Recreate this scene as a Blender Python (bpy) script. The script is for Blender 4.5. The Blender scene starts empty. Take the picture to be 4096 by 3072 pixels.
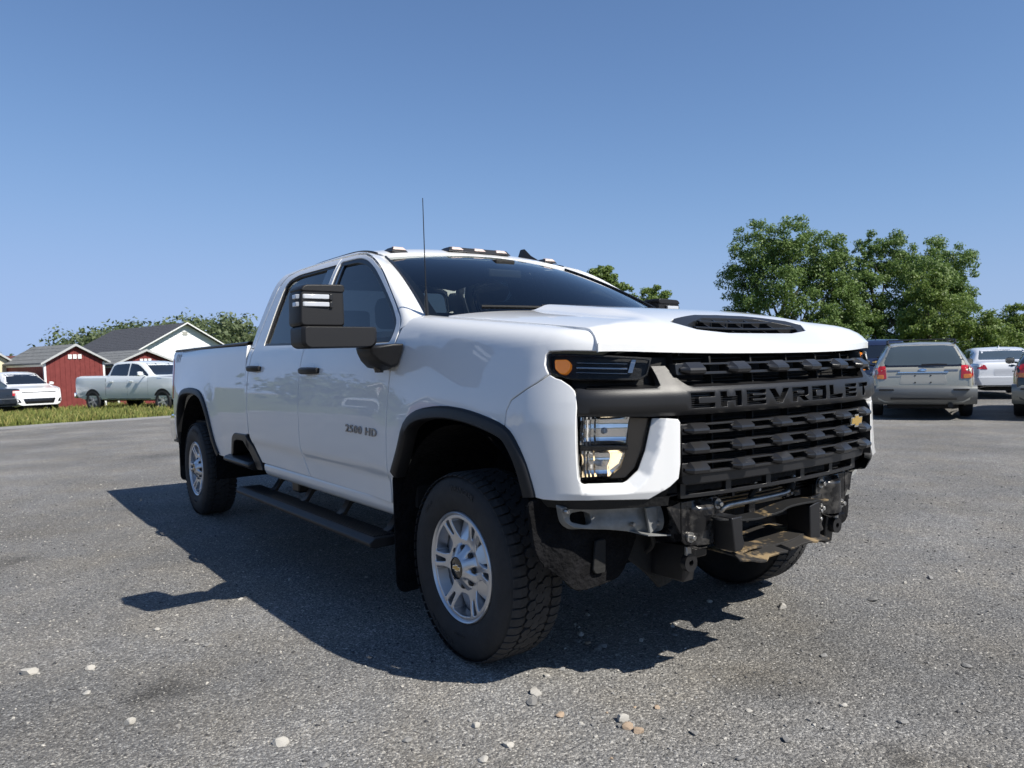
import bpy, bmesh, math, random, bisect
from mathutils import Vector, Matrix, geometry
from mathutils.bvhtree import BVHTree
SC = bpy.context.scene
COL = SC.collection
R = math.radians
# ------------------------------------------------------------------ camera
CAM_POS = Vector((2.7368, -2.6877, 1.2621)); YAW, PITCH, ROLL, FPX = 2.511282, -.0277886, -.0228774, 3057.99
cf = Vector((math.cos(PITCH)*math.cos(YAW), math.cos(PITCH)*math.sin(YAW), math.sin(PITCH)))
cr = Vector((math.sin(YAW), -math.cos(YAW), 0)); cu = cr.cross(cf)
c_, s_ = math.cos(ROLL), math.sin(ROLL)
cr, cu = c_*cr + s_*cu, -s_*cr + c_*cu
cam_d = bpy.data.cameras.new('camera'); cam = bpy.data.objects.new('camera', cam_d); COL.objects.link(cam)
cam.matrix_world = Matrix(((cr.x, cu.x, -cf.x, CAM_POS.x), (cr.y, cu.y, -cf.y, CAM_POS.y), (cr.z, cu.z, -cf.z, CAM_POS.z), (0, 0, 0, 1)))
cam_d.sensor_fit = 'HORIZONTAL'; cam_d.sensor_width = 36.0; cam_d.lens = FPX/4096*36.0
cam_d.clip_start = .05; cam_d.clip_end = 4000
cam_d.dof.use_dof = True; cam_d.dof.focus_distance = 3.6; cam_d.dof.aperture_fstop = 8.0
SC.camera = cam
def ray(px, py):
    """direction through pixel of the 4096x3072 photograph"""
    return (cf + cr*((px-2048)/FPX) - cu*((py-1536)/FPX))
def on_ground(px, py, z=0.0):
    d = ray(px, py); return CAM_POS + d*((z-CAM_POS.z)/d.z)
def at_depth(px, py, dep):
    return CAM_POS + ray(px, py)*dep
# ------------------------------------------------------------------ sky and sun
SUN = Vector((.88, .315, 1.0)).normalized()          # towards the sun
w = bpy.data.worlds.new('World'); SC.world = w; w.use_nodes = True
nt = w.node_tree; bg = nt.nodes['Background']
sky = nt.nodes.new('ShaderNodeTexSky'); sky.sky_type = 'NISHITA'; sky.sun_disc = False
sky.sun_elevation = math.asin(SUN.z); sky.sun_rotation = math.atan2(SUN.x, SUN.y)
sky.altitude = 0; sky.air_density = .8; sky.dust_density = 0; sky.ozone_density = 5.5
bg.inputs[1].default_value = .117
# soft shoulder so that the band above the horizon does not burn out: x / (1+(x/k)^3)^(1/3)
def vm(op, a, b):
    n = nt.nodes.new('ShaderNodeVectorMath'); n.operation = op
    for i, q in enumerate((a, b)):
        if isinstance(q, tuple): n.inputs[i].default_value = q
        else: nt.links.new(q, n.inputs[i])
    return n.outputs[0]
def gm(a, g):
    n = nt.nodes.new('ShaderNodeGamma'); nt.links.new(a, n.inputs[0]); n.inputs[1].default_value = g; return n.outputs[0]
skc = sky.outputs[0]
skc = vm('DIVIDE', skc, gm(vm('ADD', gm(vm('DIVIDE', skc, (.283/.117, .396/.117, .655/.117)), 3.0), (1., 1., 1.)), 1/3))
nt.links.new(skc, bg.inputs[0])
sd = bpy.data.lights.new('sun', 'SUN'); sd.energy = 5.0; sd.angle = R(.53); sd.color = (1, .95, .865)
so = bpy.data.objects.new('sun', sd); COL.objects.link(so); so.rotation_euler = SUN.to_track_quat('Z', 'Y').to_euler()
so.location = SUN*60
SC.view_settings.view_transform = 'Standard'; SC.view_settings.look = 'None'; SC.view_settings.exposure = 0.45; SC.view_settings.gamma = 1
SC.view_settings.use_curve_mapping = False
SC.cycles.use_denoising = True
SC.cycles.max_bounces = 10; SC.cycles.transparent_max_bounces = 16; SC.cycles.caustics_reflective = False; SC.cycles.caustics_refractive = False
SC.cycles.sample_clamp_indirect = 6
# ------------------------------------------------------------------ materials
MATS = {}
def nodes_of(name):
    m = bpy.data.materials.new(name); m.use_nodes = True; MATS[name] = m
    return m, m.node_tree, m.node_tree.nodes['Principled BSDF']
def mat(name, col, rough=.5, metal=0., coat=0., spec=.5, bump=0., bscale=60., var=0., vscale=6., coat_r=.03, emit=None, estr=0.):
    m, t, b = nodes_of(name)
    b.inputs['Base Color'].default_value = (*col, 1); b.inputs['Roughness'].default_value = rough
    b.inputs['Metallic'].default_value = metal; b.inputs['Coat Weight'].default_value = coat; b.inputs['Coat Roughness'].default_value = coat_r
    b.inputs['Specular IOR Level'].default_value = spec
    if emit: b.inputs['Emission Color'].default_value = (*emit, 1); b.inputs['Emission Strength'].default_value = estr
    if bump or var:
        tc = t.nodes.new('ShaderNodeTexCoord')
    if bump:
        n = t.nodes.new('ShaderNodeTexNoise'); n.inputs['Scale'].default_value = bscale; n.inputs['Detail'].default_value = 3
        t.links.new(tc.outputs['Object'], n.inputs['Vector'])
        bp = t.nodes.new('ShaderNodeBump'); bp.inputs['Strength'].default_value = min(1, bump); bp.inputs['Distance'].default_value = .7/bscale
        t.links.new(n.outputs['Fac'], bp.inputs['Height']); t.links.new(bp.outputs['Normal'], b.inputs['Normal'])
    if var:
        n = t.nodes.new('ShaderNodeTexNoise'); n.inputs['Scale'].default_value = vscale; n.inputs['Detail'].default_value = 6; n.inputs['Roughness'].default_value = .65
        t.links.new(tc.outputs['Object'], n.inputs['Vector'])
        r = t.nodes.new('ShaderNodeValToRGB'); r.color_ramp.elements[0].position = .3; r.color_ramp.elements[1].position = .72
        r.color_ramp.elements[0].color = (*[c*(1-var) for c in col], 1); r.color_ramp.elements[1].color = (*[min(1, c*(1+var)) for c in col], 1)
        t.links.new(n.outputs['Fac'], r.inputs['Fac']); t.links.new(r.outputs[0], b.inputs['Base Color'])
    return m
def glass_mat(name, tint, rough=0., ior=1.5):
    m = bpy.data.materials.new(name); m.use_nodes = True; MATS[name] = m; t = m.node_tree; t.nodes.clear()
    o = t.nodes.new('ShaderNodeOutputMaterial'); mx = t.nodes.new('ShaderNodeMixShader'); f = t.nodes.new('ShaderNodeFresnel'); f.inputs[0].default_value = ior
    tr = t.nodes.new('ShaderNodeBsdfTransparent'); tr.inputs[0].default_value = (*tint, 1)
    g = t.nodes.new('ShaderNodeBsdfGlossy'); g.inputs['Roughness'].default_value = rough; g.inputs[0].default_value = (1, 1, 1, 1)
    t.links.new(f.outputs[0], mx.inputs[0]); t.links.new(tr.outputs[0], mx.inputs[1]); t.links.new(g.outputs[0], mx.inputs[2]); t.links.new(mx.outputs[0], o.inputs[0])
    return m
def dusty(name, base, dust, lo, hi, scale, rough=.6, bump=.1):
    """base colour broken by patches of dried dust"""
    m, t, b = nodes_of(name); b.inputs['Roughness'].default_value = rough
    tc = t.nodes.new('ShaderNodeTexCoord'); n = t.nodes.new('ShaderNodeTexNoise'); n.inputs['Scale'].default_value = scale; n.inputs['Detail'].default_value = 8; n.inputs['Roughness'].default_value = .62
    t.links.new(tc.outputs['Object'], n.inputs['Vector'])
    r = t.nodes.new('ShaderNodeValToRGB'); r.color_ramp.elements[0].position = lo; r.color_ramp.elements[1].position = hi
    r.color_ramp.elements[0].color = (*base, 1); r.color_ramp.elements[1].color = (*dust, 1)
    t.links.new(n.outputs['Fac'], r.inputs['Fac']); t.links.new(r.outputs[0], b.inputs['Base Color'])
    bp = t.nodes.new('ShaderNodeBump'); bp.inputs['Strength'].default_value = bump; bp.inputs['Distance'].default_value = .01
    t.links.new(n.outputs['Fac'], bp.inputs['Height']); t.links.new(bp.outputs['Normal'], b.inputs['Normal'])
    return m
mat('white_paint', (.735, .74, .735), .45, coat=1.0, coat_r=.015, spec=.25)
mat('black_grain', (.013, .013, .014), .40, bump=.30, bscale=520, spec=.42)
mat('black_trim', (.009, .009, .010), .48, bump=.25, bscale=420, spec=.4)
mat('black_satin', (.011, .011, .012), .38)
mat('black_gloss', (.007, .007, .008), .12, coat=.6)
mat('black_dull', (.008, .008, .008), .8, bump=.3, bscale=60)
mat('lamp_glint', (.30, .31, .33), .15, metal=.8)
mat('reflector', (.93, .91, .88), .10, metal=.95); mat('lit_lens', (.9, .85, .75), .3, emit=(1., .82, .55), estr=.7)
mat('black_frame', (.010, .010, .011), .33, var=.5, vscale=14)
mat('felt', (.0075, .0075, .0085), .95, bump=1., bscale=55, var=.6, vscale=14, spec=.15)
mat('rubber', (.017, .017, .018), .72, bump=.15, bscale=80, var=.35, vscale=12)
mat('letter_rubber', (.034, .034, .035), .6)
mat('tread_rubber', (.034, .033, .033), .85, bump=.3, bscale=150, var=.35, vscale=25)
mat('alloy', (.60, .61, .63), .30, metal=.75, coat=.3)
mat('alloy_dark', (.16, .16, .165), .5, metal=.6)
mat('chrome', (.86, .87, .88), .06, metal=1.)
mat('steel', (.42, .41, .39), .38, metal=.85, bump=.15, bscale=60, var=.25, vscale=25)
mat('galvanised', (.26, .265, .26), .55, metal=.35, bump=.1, bscale=30, var=.25, vscale=18)
mat('gold', (.62, .40, .10), .35, metal=.6, coat=.5)
mat('amber_lens', (.95, .27, .012), .15, coat=1., emit=(1., .30, .02), estr=.16)
mat('clear_lens', (.50, .52, .55), .18, coat=1.)
mat('pink_lens', (.62, .50, .45), .25, coat=.8)
mat('badge_grey', (.30, .30, .31), .30, metal=.8)
mat('seat', (.022, .022, .024), .85, bump=.2, bscale=200)
mat('liner_grey', (.10, .10, .10), .9)
mat('trim_dark', (.02, .02, .022), .7)
mat('sill_rub', (.012, .012, .013), .55, bump=.1, bscale=200)
dusty('dusty_black', (.010, .010, .010), (.20, .145, .075), .54, .60, 9, .5)
dusty('dusty_tan', (.022, .020, .018), (.25, .18, .095), .50, .58, 8, .6)
dusty('dusty_beam', (.33, .31, .28), (.52, .37, .18), .40, .58, 6, .6)
dusty('bracket_black', (.006, .006, .007), (.05, .048, .046), .48, .60, 11, .22, .05)
glass_mat('windscreen', (.50, .56, .53)); glass_mat('tinted', (.20, .215, .215)); glass_mat('lens', (.95, .955, .96), ior=1.22)
# ------------------------------------------------------------------ helpers
def prop(o, label=None, cat=None, group=None, kind=None):
    if label: o['label'] = label
    if cat: o['category'] = cat
    if group: o['group'] = group
    if kind: o['kind'] = kind
    return o
def root(name, loc=(0, 0, 0), rz=0., label=None, cat=None, group=None):
    o = bpy.data.objects.new(name, None); COL.objects.link(o); o.location = loc; o.rotation_euler = (0, 0, rz); o.empty_display_size = .2
    return prop(o, label, cat, group)
def link(name, me, m, parent=None):
    if m is not None: me.materials.append(MATS[m] if isinstance(m, str) else m)
    o = bpy.data.objects.new(name, me); COL.objects.link(o); o.parent = parent
    o.cycles.shadow_terminator_geometry_offset = .15; o.cycles.shadow_terminator_offset = .0
    return o
def copy_tree(o, parent=None):
    c = o.copy(); COL.objects.link(c); c.parent = parent
    for ch in list(o.children): copy_tree(ch, c)
    return c
class MB:
    def __init__(s): s.v = []; s.f = []
    def add(s, vs, fs):
        b = len(s.v); s.v += [Vector(p) for p in vs]; s.f += [tuple(b+i for i in f) for f in fs]; return s
    def box(s, a, b, taper=None):
        x0, y0, z0 = a; x1, y1, z1 = b
        vs = [(x0,y0,z0),(x1,y0,z0),(x1,y1,z0),(x0,y1,z0),(x0,y0,z1),(x1,y0,z1),(x1,y1,z1),(x0,y1,z1)]
        return s.add(vs, [(3,2,1,0),(4,5,6,7),(0,1,5,4),(1,2,6,5),(2,3,7,6),(3,0,4,7)])
    def prism(s, poly, axis, a, b):
        """poly in the two other axes (xyz order), extruded along axis from a to b"""
        k = 'xyz'.index(axis); n = len(poly); vs = []
        for h in (a, b):
            for p in poly:
                q = list(p); q.insert(k, h); vs.append(q)
        fs = [tuple(range(n))[::-1], tuple(range(n, 2*n))] + [(i, (i+1) % n, n+(i+1) % n, n+i) for i in range(n)]
        return s.add(vs, fs)
    def tube(s, path, r, n=8, caps=True):
        path = [Vector(p) for p in path]; rs = r if isinstance(r, (list, tuple)) else [r]*len(path); vs = []; fs = []
        up = Vector((0, 0, 1))
        for i, p in enumerate(path):
            d = (path[min(i+1, len(path)-1)]-path[max(i-1, 0)]).normalized()
            a = d.cross(up if abs(d.z) < .95 else Vector((1, 0, 0))).normalized(); b = a.cross(d)
            for k in range(n):
                t = 2*math.pi*k/n; vs.append(p + (a*math.cos(t)+b*math.sin(t))*rs[i])
        for i in range(len(path)-1):
            for k in range(n): fs.append((i*n+k, i*n+(k+1) % n, (i+1)*n+(k+1) % n, (i+1)*n+k))
        if caps: fs += [tuple(range(n))[::-1], tuple((len(path)-1)*n+k for k in range(n))]
        return s.add(vs, fs)
    def lathe(s, prof, o=(0, 0, 0), axis='y', n=32, sgn=1, closed=False):
        """prof [(r,h)]; revolves about axis through o, h along sgn*axis"""
        o = Vector(o); vs = []; m = len(prof)
        for k in range(n):
            t = 2*math.pi*k/n; c, q = math.cos(t), math.sin(t)
            for r, h in prof:
                vs.append(o + (Vector((r*c, sgn*h, r*q)) if axis == 'y' else Vector((r*c, r*q, sgn*h)) if axis == 'z' else Vector((sgn*h, r*c, r*q))))
        fs = []
        for k in range(n):
            for i in range(m if closed else m-1):
                j = (i+1) % m; k2 = (k+1) % n
                fs.append((k*m+i, k*m+j, k2*m+j, k2*m+i))
        return s.add(vs, fs)
    def grid(s, fn, us, vs_):
        pts = [fn(u, v) for u in us for v in vs_]; n = len(vs_)
        return s.add(pts, [(i*n+j, i*n+j+1, (i+1)*n+j+1, (i+1)*n+j) for i in range(len(us)-1) for j in range(n-1)])
    def loft(s, rings, closed=True, caps=True):
        n = len(rings[0]); vs = [p for r in rings for p in r]; fs = []
        for i in range(len(rings)-1):
            for k in range(n if closed else n-1): fs.append((i*n+k, i*n+(k+1) % n, (i+1)*n+(k+1) % n, (i+1)*n+k))
        if caps and closed: fs += [tuple(range(n))[::-1], tuple((len(rings)-1)*n+k for k in range(n))]
        return s.add(vs, fs)
    def xf(s, m): s.v = [m @ p for p in s.v]; return s
    def build(s, name, m, parent=None, bevel=0., seg=2, angle=38, fix=True, smooth=True):
        me = bpy.data.meshes.new(name); me.from_pydata([tuple(p) for p in s.v], [], s.f); me.update()
        if fix:
            bm = bmesh.new(); bm.from_mesh(me); bmesh.ops.recalc_face_normals(bm, faces=bm.faces); bm.to_mesh(me); bm.free()
        if smooth:
            me.shade_smooth(); me.set_sharp_from_angle(angle=R(angle))
        o = link(name, me, m, parent)
        if bevel:
            b = o.modifiers.new('bevel', 'BEVEL'); b.width = bevel; b.segments = seg; b.limit_method = 'ANGLE'; b.angle_limit = R(35); b.harden_normals = False
        return o
def spread(a, b, n): return [a+(b-a)*i/(n-1) for i in range(n)]
def curve(P, n=6, closed=False):
    P = [tuple(p) for p in P]; out = []; L = len(P)
    for i in range(L if closed else L-1):
        g = (lambda k: P[k % L]) if closed else (lambda k: P[min(max(k, 0), L-1)])
        p0, p1, p2, p3 = g(i-1), g(i), g(i+1), g(i+2)
        for k in range(n):
            t = k/n; out.append(tuple(.5*(2*b+(c-a)*t+(2*a-5*b+4*c-d)*t*t+(3*b-a-3*c+d)*t**3) for a, b, c, d in zip(p0, p1, p2, p3)))
    if not closed: out.append(P[-1])
    return out
def round_poly(P, r, n=4):
    """polygon with its corners rounded; r a number or one per corner"""
    out = []; L = len(P)
    for i, p in enumerate(P):
        p = Vector(p); a = Vector(P[i-1]); b = Vector(P[(i+1) % L]); q = r[i] if isinstance(r, (list, tuple)) else r
        da, db = a-p, b-p; k = min(q, da.length*.48, db.length*.48)
        if k < 1e-5: out.append(tuple(p)); continue
        s, e = p+da.normalized()*k, p+db.normalized()*k
        for j in range(n+1):
            t = j/n; out.append(tuple(s*(1-t)**2+p*2*t*(1-t)+e*t*t))
    return out
def inside(p, poly):
    x, y = p; c = False; j = len(poly)-1
    for i in range(len(poly)):
        xi, yi = poly[i]; xj, yj = poly[j]
        if (yi > y) != (yj > y) and x < (xj-xi)*(y-yi)/(yj-yi)+xi: c = not c
        j = i
    return c
def area(P): return .5*sum(P[i-1][0]*P[i][1]-P[i][0]*P[i-1][1] for i in range(len(P)))
def dens(P, step):
    out = []
    for i, p in enumerate(P):
        q = P[(i+1) % len(P)]; l = math.hypot(q[0]-p[0], q[1]-p[1])
        if l < 1e-6: continue
        n = max(1, int(math.ceil(l/step)))
        for k in range(n): out.append((p[0]+(q[0]-p[0])*k/n, p[1]+(q[1]-p[1])*k/n))
    return out
def offset(P, d):
    """move a CCW polygon inwards by d"""
    out = []; L = len(P)
    for i in range(L):
        a, p, b = P[i-1], P[i], P[(i+1) % L]
        e1 = Vector((p[0]-a[0], p[1]-a[1])); e2 = Vector((b[0]-p[0], b[1]-p[1]))
        if e1.length < 1e-9 or e2.length < 1e-9: out.append(p); continue
        e1.normalize(); e2.normalize(); n1 = Vector((-e1.y, e1.x)); n2 = Vector((-e2.y, e2.x)); m = n1+n2
        if m.length < 1e-3: out.append(p); continue
        m.normalize(); k = min(1/max(m.dot(n1), .4), 2.0)
        out.append((p[0]+m.x*d*k, p[1]+m.y*d*k))
    return out
def panel(name, loops, pos, m, parent, hint, step=.04, r=.004, gap=.002, depth=.02, flange=None, lines=(), bstep=None, thick=True):
    """a sheet cut to loops (even-odd: outlines, holes, islands) in (u,v), shaped by pos(u,v), with rolled edges turned in by depth"""
    if not isinstance(loops[0][0], (tuple, list)): loops = [loops]
    hint = Vector(hint); bstep = bstep or step; L2 = []
    raw = [dens(l, bstep) for l in loops]
    for i, l in enumerate(raw):
        dep = sum(inside(l[0], o) for k, o in enumerate(raw) if k != i)
        if (area(l) < 0) != (dep % 2 == 1): l = l[::-1]      # material always on the left
        L2.append(offset(l, gap+(r if thick else 0)))
    pts = []; edges = []; rng = []
    for l in L2:
        b = len(pts); pts += l; rng.append((b, len(l))); edges += [(b+i, b+(i+1) % len(l)) for i in range(len(l))]
    nb = len(pts)
    for ln in lines:
        d2 = []
        for a, c in zip(ln, ln[1:]):
            n = max(1, int(math.hypot(c[0]-a[0], c[1]-a[1])/step)); d2 += [(a[0]+(c[0]-a[0])*k/n, a[1]+(c[1]-a[1])*k/n) for k in range(n)]
        d2.append(ln[-1]); b = len(pts); pts += d2; edges += [(b+i, b+i+1) for i in range(len(d2)-1)]
    xs = [p[0] for p in pts]; ys = [p[1] for p in pts]; seg = [(pts[a], pts[c]) for a, c in edges]
    cell = {}
    for p in [((a[0]*(1-t)+c[0]*t), (a[1]*(1-t)+c[1]*t)) for a, c in seg for t in (0, .5)]:
        cell.setdefault((int(p[0]//step), int(p[1]//step)), []).append(p)
    nu = int((max(xs)-min(xs))/step)+1; nv = int((max(ys)-min(ys))/step)+1
    for i in range(nu+1):
        for j in range(nv+1):
            p = (min(xs)+i*step+(.5*step if j % 2 else 0), min(ys)+j*step)
            if sum(inside(p, l) for l in L2) % 2 == 0: continue
            ci, cj = int(p[0]//step), int(p[1]//step)
            if any((p[0]-q[0])**2+(p[1]-q[1])**2 < (.45*step)**2 for a in (-1, 0, 1) for b in (-1, 0, 1) for q in cell.get((ci+a, cj+b), ())): continue
            pts.append(p)
    ov, oe, of, iv, ie, if_ = geometry.delaunay_2d_cdt([Vector(p) for p in pts], edges, [], 0, 1e-7)
    idx = {}
    for k, src in enumerate(iv):
        for q in src: idx[q] = k
    P3 = [Vector(pos(p.x, p.y)) for p in ov]; E = 1e-3; N3 = []
    for p in ov:
        a = Vector(pos(p.x+E, p.y))-Vector(pos(p.x-E, p.y)); c = Vector(pos(p.x, p.y+E))-Vector(pos(p.x, p.y-E)); n = a.cross(c)
        n = n.normalized() if n.length > 1e-12 else hint.normalized()
        N3.append(-n if n.dot(hint) < 0 else n)
    faces = []
    for f in of:
        c = (sum(ov[k].x for k in f)/3, sum(ov[k].y for k in f)/3)
        if sum(inside(c, l) for l in L2) % 2 == 0: continue
        n = (P3[f[1]]-P3[f[0]]).cross(P3[f[2]]-P3[f[0]])
        faces.append(tuple(f) if n.dot(N3[f[0]]+N3[f[1]]+N3[f[2]]) > 0 else tuple(f)[::-1])
    if thick:
        for (b, n) in rng:
            ids = [idx[b+i] for i in range(n)]; ring = [[], [], []]
            for i in range(n):
                a, p, c = ov[ids[i-1]], ov[ids[i]], ov[ids[(i+1) % n]]
                e = Vector((c.x-a.x, c.y-a.y)); e = e.normalized() if e.length > 1e-9 else Vector((1, 0)); o2 = Vector((e.y, -e.x))
                t = (Vector(pos(p.x+o2.x*E, p.y+o2.y*E))-Vector(pos(p.x, p.y))); nn = N3[ids[i]]; t = t-nn*t.dot(nn); t = t.normalized() if t.length > 1e-12 else nn.orthogonal()
                q = P3[ids[i]]; back = (Vector(flange) if flange else -nn)
                if flange:
                    t = t-back*t.dot(back); t = t.normalized() if t.length > 1e-6 else nn.orthogonal()
                for k, (pp, qq) in enumerate(((q+t*r*.7-nn*r*.3, (nn+t).normalized()), (q+t*r-nn*r, t), (q+t*r-nn*r+back*depth, t))):
                    ring[k].append(len(P3)); P3.append(pp); N3.append(qq)
            rr = [ids]+ring
            for A, B in zip(rr, rr[1:]):
                for i in range(n):
                    j = (i+1) % n; f = (A[i], A[j], B[j], B[i])
                    nv_ = (P3[f[1]]-P3[f[0]]).cross(P3[f[3]]-P3[f[0]])
                    faces.append(f if nv_.dot(N3[B[i]]+N3[A[i]]) > 0 else f[::-1])
    me = bpy.data.meshes.new(name); me.from_pydata([tuple(p) for p in P3], [], faces); me.update(); me.shade_smooth()
    me.normals_split_custom_set_from_vertices([tuple(n) for n in N3])
    return link(name, me, m, parent)
_tc = {}
def text_mesh(body, size, ext=.002, bold=0., shear=0., spacing=1.):
    """verts and faces of lettering in the xy plane, centred, extruded along z"""
    key = (body, size, ext, bold, shear, spacing)
    if key not in _tc:
        c = bpy.data.curves.new('lettering', 'FONT'); c.body = body; c.size = size; c.extrude = ext; c.offset = bold; c.shear = shear; c.space_character = spacing
        c.align_x = 'CENTER'; c.align_y = 'CENTER'; c.resolution_u = 2
        o = bpy.data.objects.new('lettering', c); COL.objects.link(o); dg = bpy.context.evaluated_depsgraph_get(); dg.update()
        me = bpy.data.meshes.new_from_object(o.evaluated_get(dg)); _tc[key] = ([v.co.copy() for v in me.vertices], [tuple(p.vertices) for p in me.polygons])
        bpy.data.objects.remove(o); bpy.data.meshes.remove(me)
    return _tc[key]
def text_on(name, body, size, fn, m, parent, ext=.002, **k):
    vs, fs = text_mesh(body, size, ext, **k)
    return MB().add([fn(p) for p in vs], fs).build(name, m, parent, fix=False, smooth=False)
def interp(t,pts):
    """monotone-ish cubic (Fritsch-Carlson) through pts [(t,v)...]"""
    n=len(pts)
    if t<=pts[0][0]: return pts[0][1]
    if t>=pts[-1][0]: return pts[-1][1]
    i=0
    while t>pts[i+1][0]: i+=1
    def d(k): return (pts[k+1][1]-pts[k][1])/(pts[k+1][0]-pts[k][0])
    def m(k):
        if k==0: return d(0)
        if k==n-1: return d(n-2)
        a,b=d(k-1),d(k)
        return 0 if a*b<=0 else 2*a*b/(a+b)
    h=pts[i+1][0]-pts[i][0]; s=(t-pts[i][0])/h
    return (pts[i][1]*(1+2*s)*(1-s)**2+pts[i+1][1]*s*s*(3-2*s)+h*(m(i)*s*(1-s)**2-m(i+1)*s*s*(1-s)))
def sm(a,b,t):
    t=min(1,max(0,(t-a)/(b-a))); return t*t*(3-2*t)
SIDE=[(.48,.90),(.505,.945),(.535,.985),(.575,.998),(.64,1.002),(.72,1.010),(.762,1.0255),(.80,1.0295),(.88,1.034),(1.0,1.036),(1.12,1.032),(1.24,1.021),(1.33,1.004),(1.385,.988),(1.42,.972),(1.55,.922),(1.72,.855),(1.85,.800),(1.90,.770),(1.935,.735)]
BED=[(.50,.94),(.56,.99),(.64,1.004),(.78,1.018),(.95,1.024),(1.12,1.020),(1.30,1.008),(1.40,.998),(1.43,.990),(1.445,.975)]
def archd(x,z,cx,rx,rz,cz):
    return math.hypot((x-cx)/rx,(z-cz)/rz)
def S(x,z):
    if x<-2.76:
        w=interp(z,BED)-.02*sm(-3.4,-5.1,x)
        a=archd(x,z,-4.27,.66,.70,.45)
    else:
        w=interp(z,SIDE)
        a=archd(x,z,.06,.66,.70,.42)
    # blister round the wheel opening
    b=.016*(1-sm(.95,1.45,a))
    w+=b*(1-sm(1.05,1.38,z))
    if x>-.52: w-=.022*sm(1.02,1.42,z)*sm(-.5,.6,x)
    return w
def zc(x): return 1.452-.105*x
NOSE=[(-.70,1.034),(-.3,1.034),(0,1.034),(.25,1.034),(.42,1.033),(.52,1.029),(.58,1.020),(.64,1.003),(.69,.981),(.735,.952),(.775,.912),(.815,.85),(.855,.77),(.89,.69),(.918,.62),(.945,.50),(.965,.33),(.976,.15),(.98,0)]
def _catmull(P,n=8):
    out=[]
    for i in range(len(P)-1):
        p0=P[max(i-1,0)];p1=P[i];p2=P[i+1];p3=P[min(i+2,len(P)-1)]
        for k in range(n):
            t=k/n
            out.append(tuple(.5*(2*b+(c-a)*t+(2*a-5*b+4*c-d)*t*t+(3*b-a-3*c+d)*t**3) for a,b,c,d in zip(p0,p1,p2,p3)))
    out.append(P[-1]); return out
_N=_catmull(NOSE); _U=[-.70]
for _a,_b in zip(_N,_N[1:]): _U.append(_U[-1]+math.hypot(_b[0]-_a[0],_b[1]-_a[1]))
def nose(u):
    """plan point and inward normal at arc length u (u==x along the straight flank)"""
    i=min(max(bisect.bisect_right(_U,u)-1,0),len(_U)-2)
    t=(u-_U[i])/(_U[i+1]-_U[i])
    x=_N[i][0]+(_N[i+1][0]-_N[i][0])*t; w=_N[i][1]+(_N[i+1][1]-_N[i][1])*t
    def tan(k):
        a=_N[max(k-1,0)];b=_N[min(k+1,len(_N)-1)];l=math.hypot(b[0]-a[0],b[1]-a[1]);return ((b[0]-a[0])/l,(b[1]-a[1])/l)
    A,B=tan(i),tan(i+1); tx,tw=A[0]+(B[0]-A[0])*t,A[1]+(B[1]-A[1])*t; l=math.hypot(tx,tw)
    return x,w,(tw/l,-tx/l)   # inward normal (x,w)
def rake(x,z): return -.12*max(0,z-1.12)*sm(.60,.76,x)
def npos(u,z,back=0.):
    x,w,n=nose(u)
    w+=(S(min(x,.5),z)-1.034)*(1-sm(.75,.95,x))
    return x+n[0]*back+rake(x,z), w+n[1]*back, z
# ------------------------------------------------------------------ the white pickup truck (front axle at the origin, nose towards +x)
WB = 4.27; TR = .4015
SIDE += [(1.955, .70), (1.966, .655)]
UE = _U[-1]
T = root('pickup_truck', label='white crew cab pickup truck with its front bumper missing, standing alone on the gravel', cat='pickup truck')
def vb(u): return zc(nose(u)[0])-.09
def fpos(u, v, back=0.):
    """flank and nose skin, rolling over to the bonnet above vb"""
    b = vb(u)
    x, w_, z = npos(u, min(v, b), back)
    if v > b:
        n = nose(u)[2]; rh = .14-.065*sm(.5, .8, u); t = (v-b)/.13; xx = min(nose(u)[0], .5)
        mm = min(.55, max(0, (S(xx, b-.02)-S(xx, b))/.02))*(1-sm(.5, .8, u))
        if t <= 1:      # bezier leaving along the flank, arriving flat on top
            k1 = .062; o = 3*(1-t)**2*t*k1*mm+3*(1-t)*t*t*(rh-.62*rh)+t**3*rh; z = b+3*(1-t)**2*t*k1+3*(1-t)*t*t*.09+t**3*.09
        else: o = rh+(v-b-.13); z = b+.09
        x += n[0]*o; w_ += n[1]*o
    return x, w_, z
def sided(f, s): return lambda u, v: (lambda p: (p[0], s*p[1], p[2]))(f(u, v))
def fv_edge(u):
    x, w_, z = fpos(u, vb(u)+.13); n = nose(u)[2]
    return vb(u)+.13+max(0, (w_-.862)/max(.3, abs(n[1])))
# hood
def Xh(y): return .935-.205*y*y
def htop(x, y):
    return zc(x)+.045*(1-min(1, (y/.87)**4))+.030*(1-sm(.30, .80, x))*(1-sm(.36+.10*sm(-.3, .7, x), .46+.12*sm(-.3, .7, x), abs(y)))
def hood_z(x, y):
    d = max(0, Xh(y)-x); L = .09+.45*(1-min(1, (y/.87)**2))**2; zt = htop(x, y); lip = 1.305+.008*(y/.88)**2
    D = htop(Xh(y), y)-lip
    return zt-D*max(0, 1-d/L)**2.0
edge = [(fpos(u, fv_edge(u))[0], .858) for u in spread(-.27, .60, 14)]
hr = edge+[(.66, .862), (.71, .868), (.745, .876), (.768, .885)]
front = [(Xh(y), y) for y in spread(-.888, .888, 31)]
rear = [(-.27+.17*(1-(y/.86)**2), y) for y in spread(.858, -.858, 15)]
hood_out = [(x, -w_) for x, w_ in hr]+front+[(x, w_) for x, w_ in hr[::-1]]+rear[1:-1]
scoop = [(.795, -.21), (.795, .21), (.765, .36), (.70, .425), (.66, .37), (.585, .16), (.57, 0), (.585, -.16), (.66, -.37), (.70, -.425), (.765, -.36)]
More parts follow.
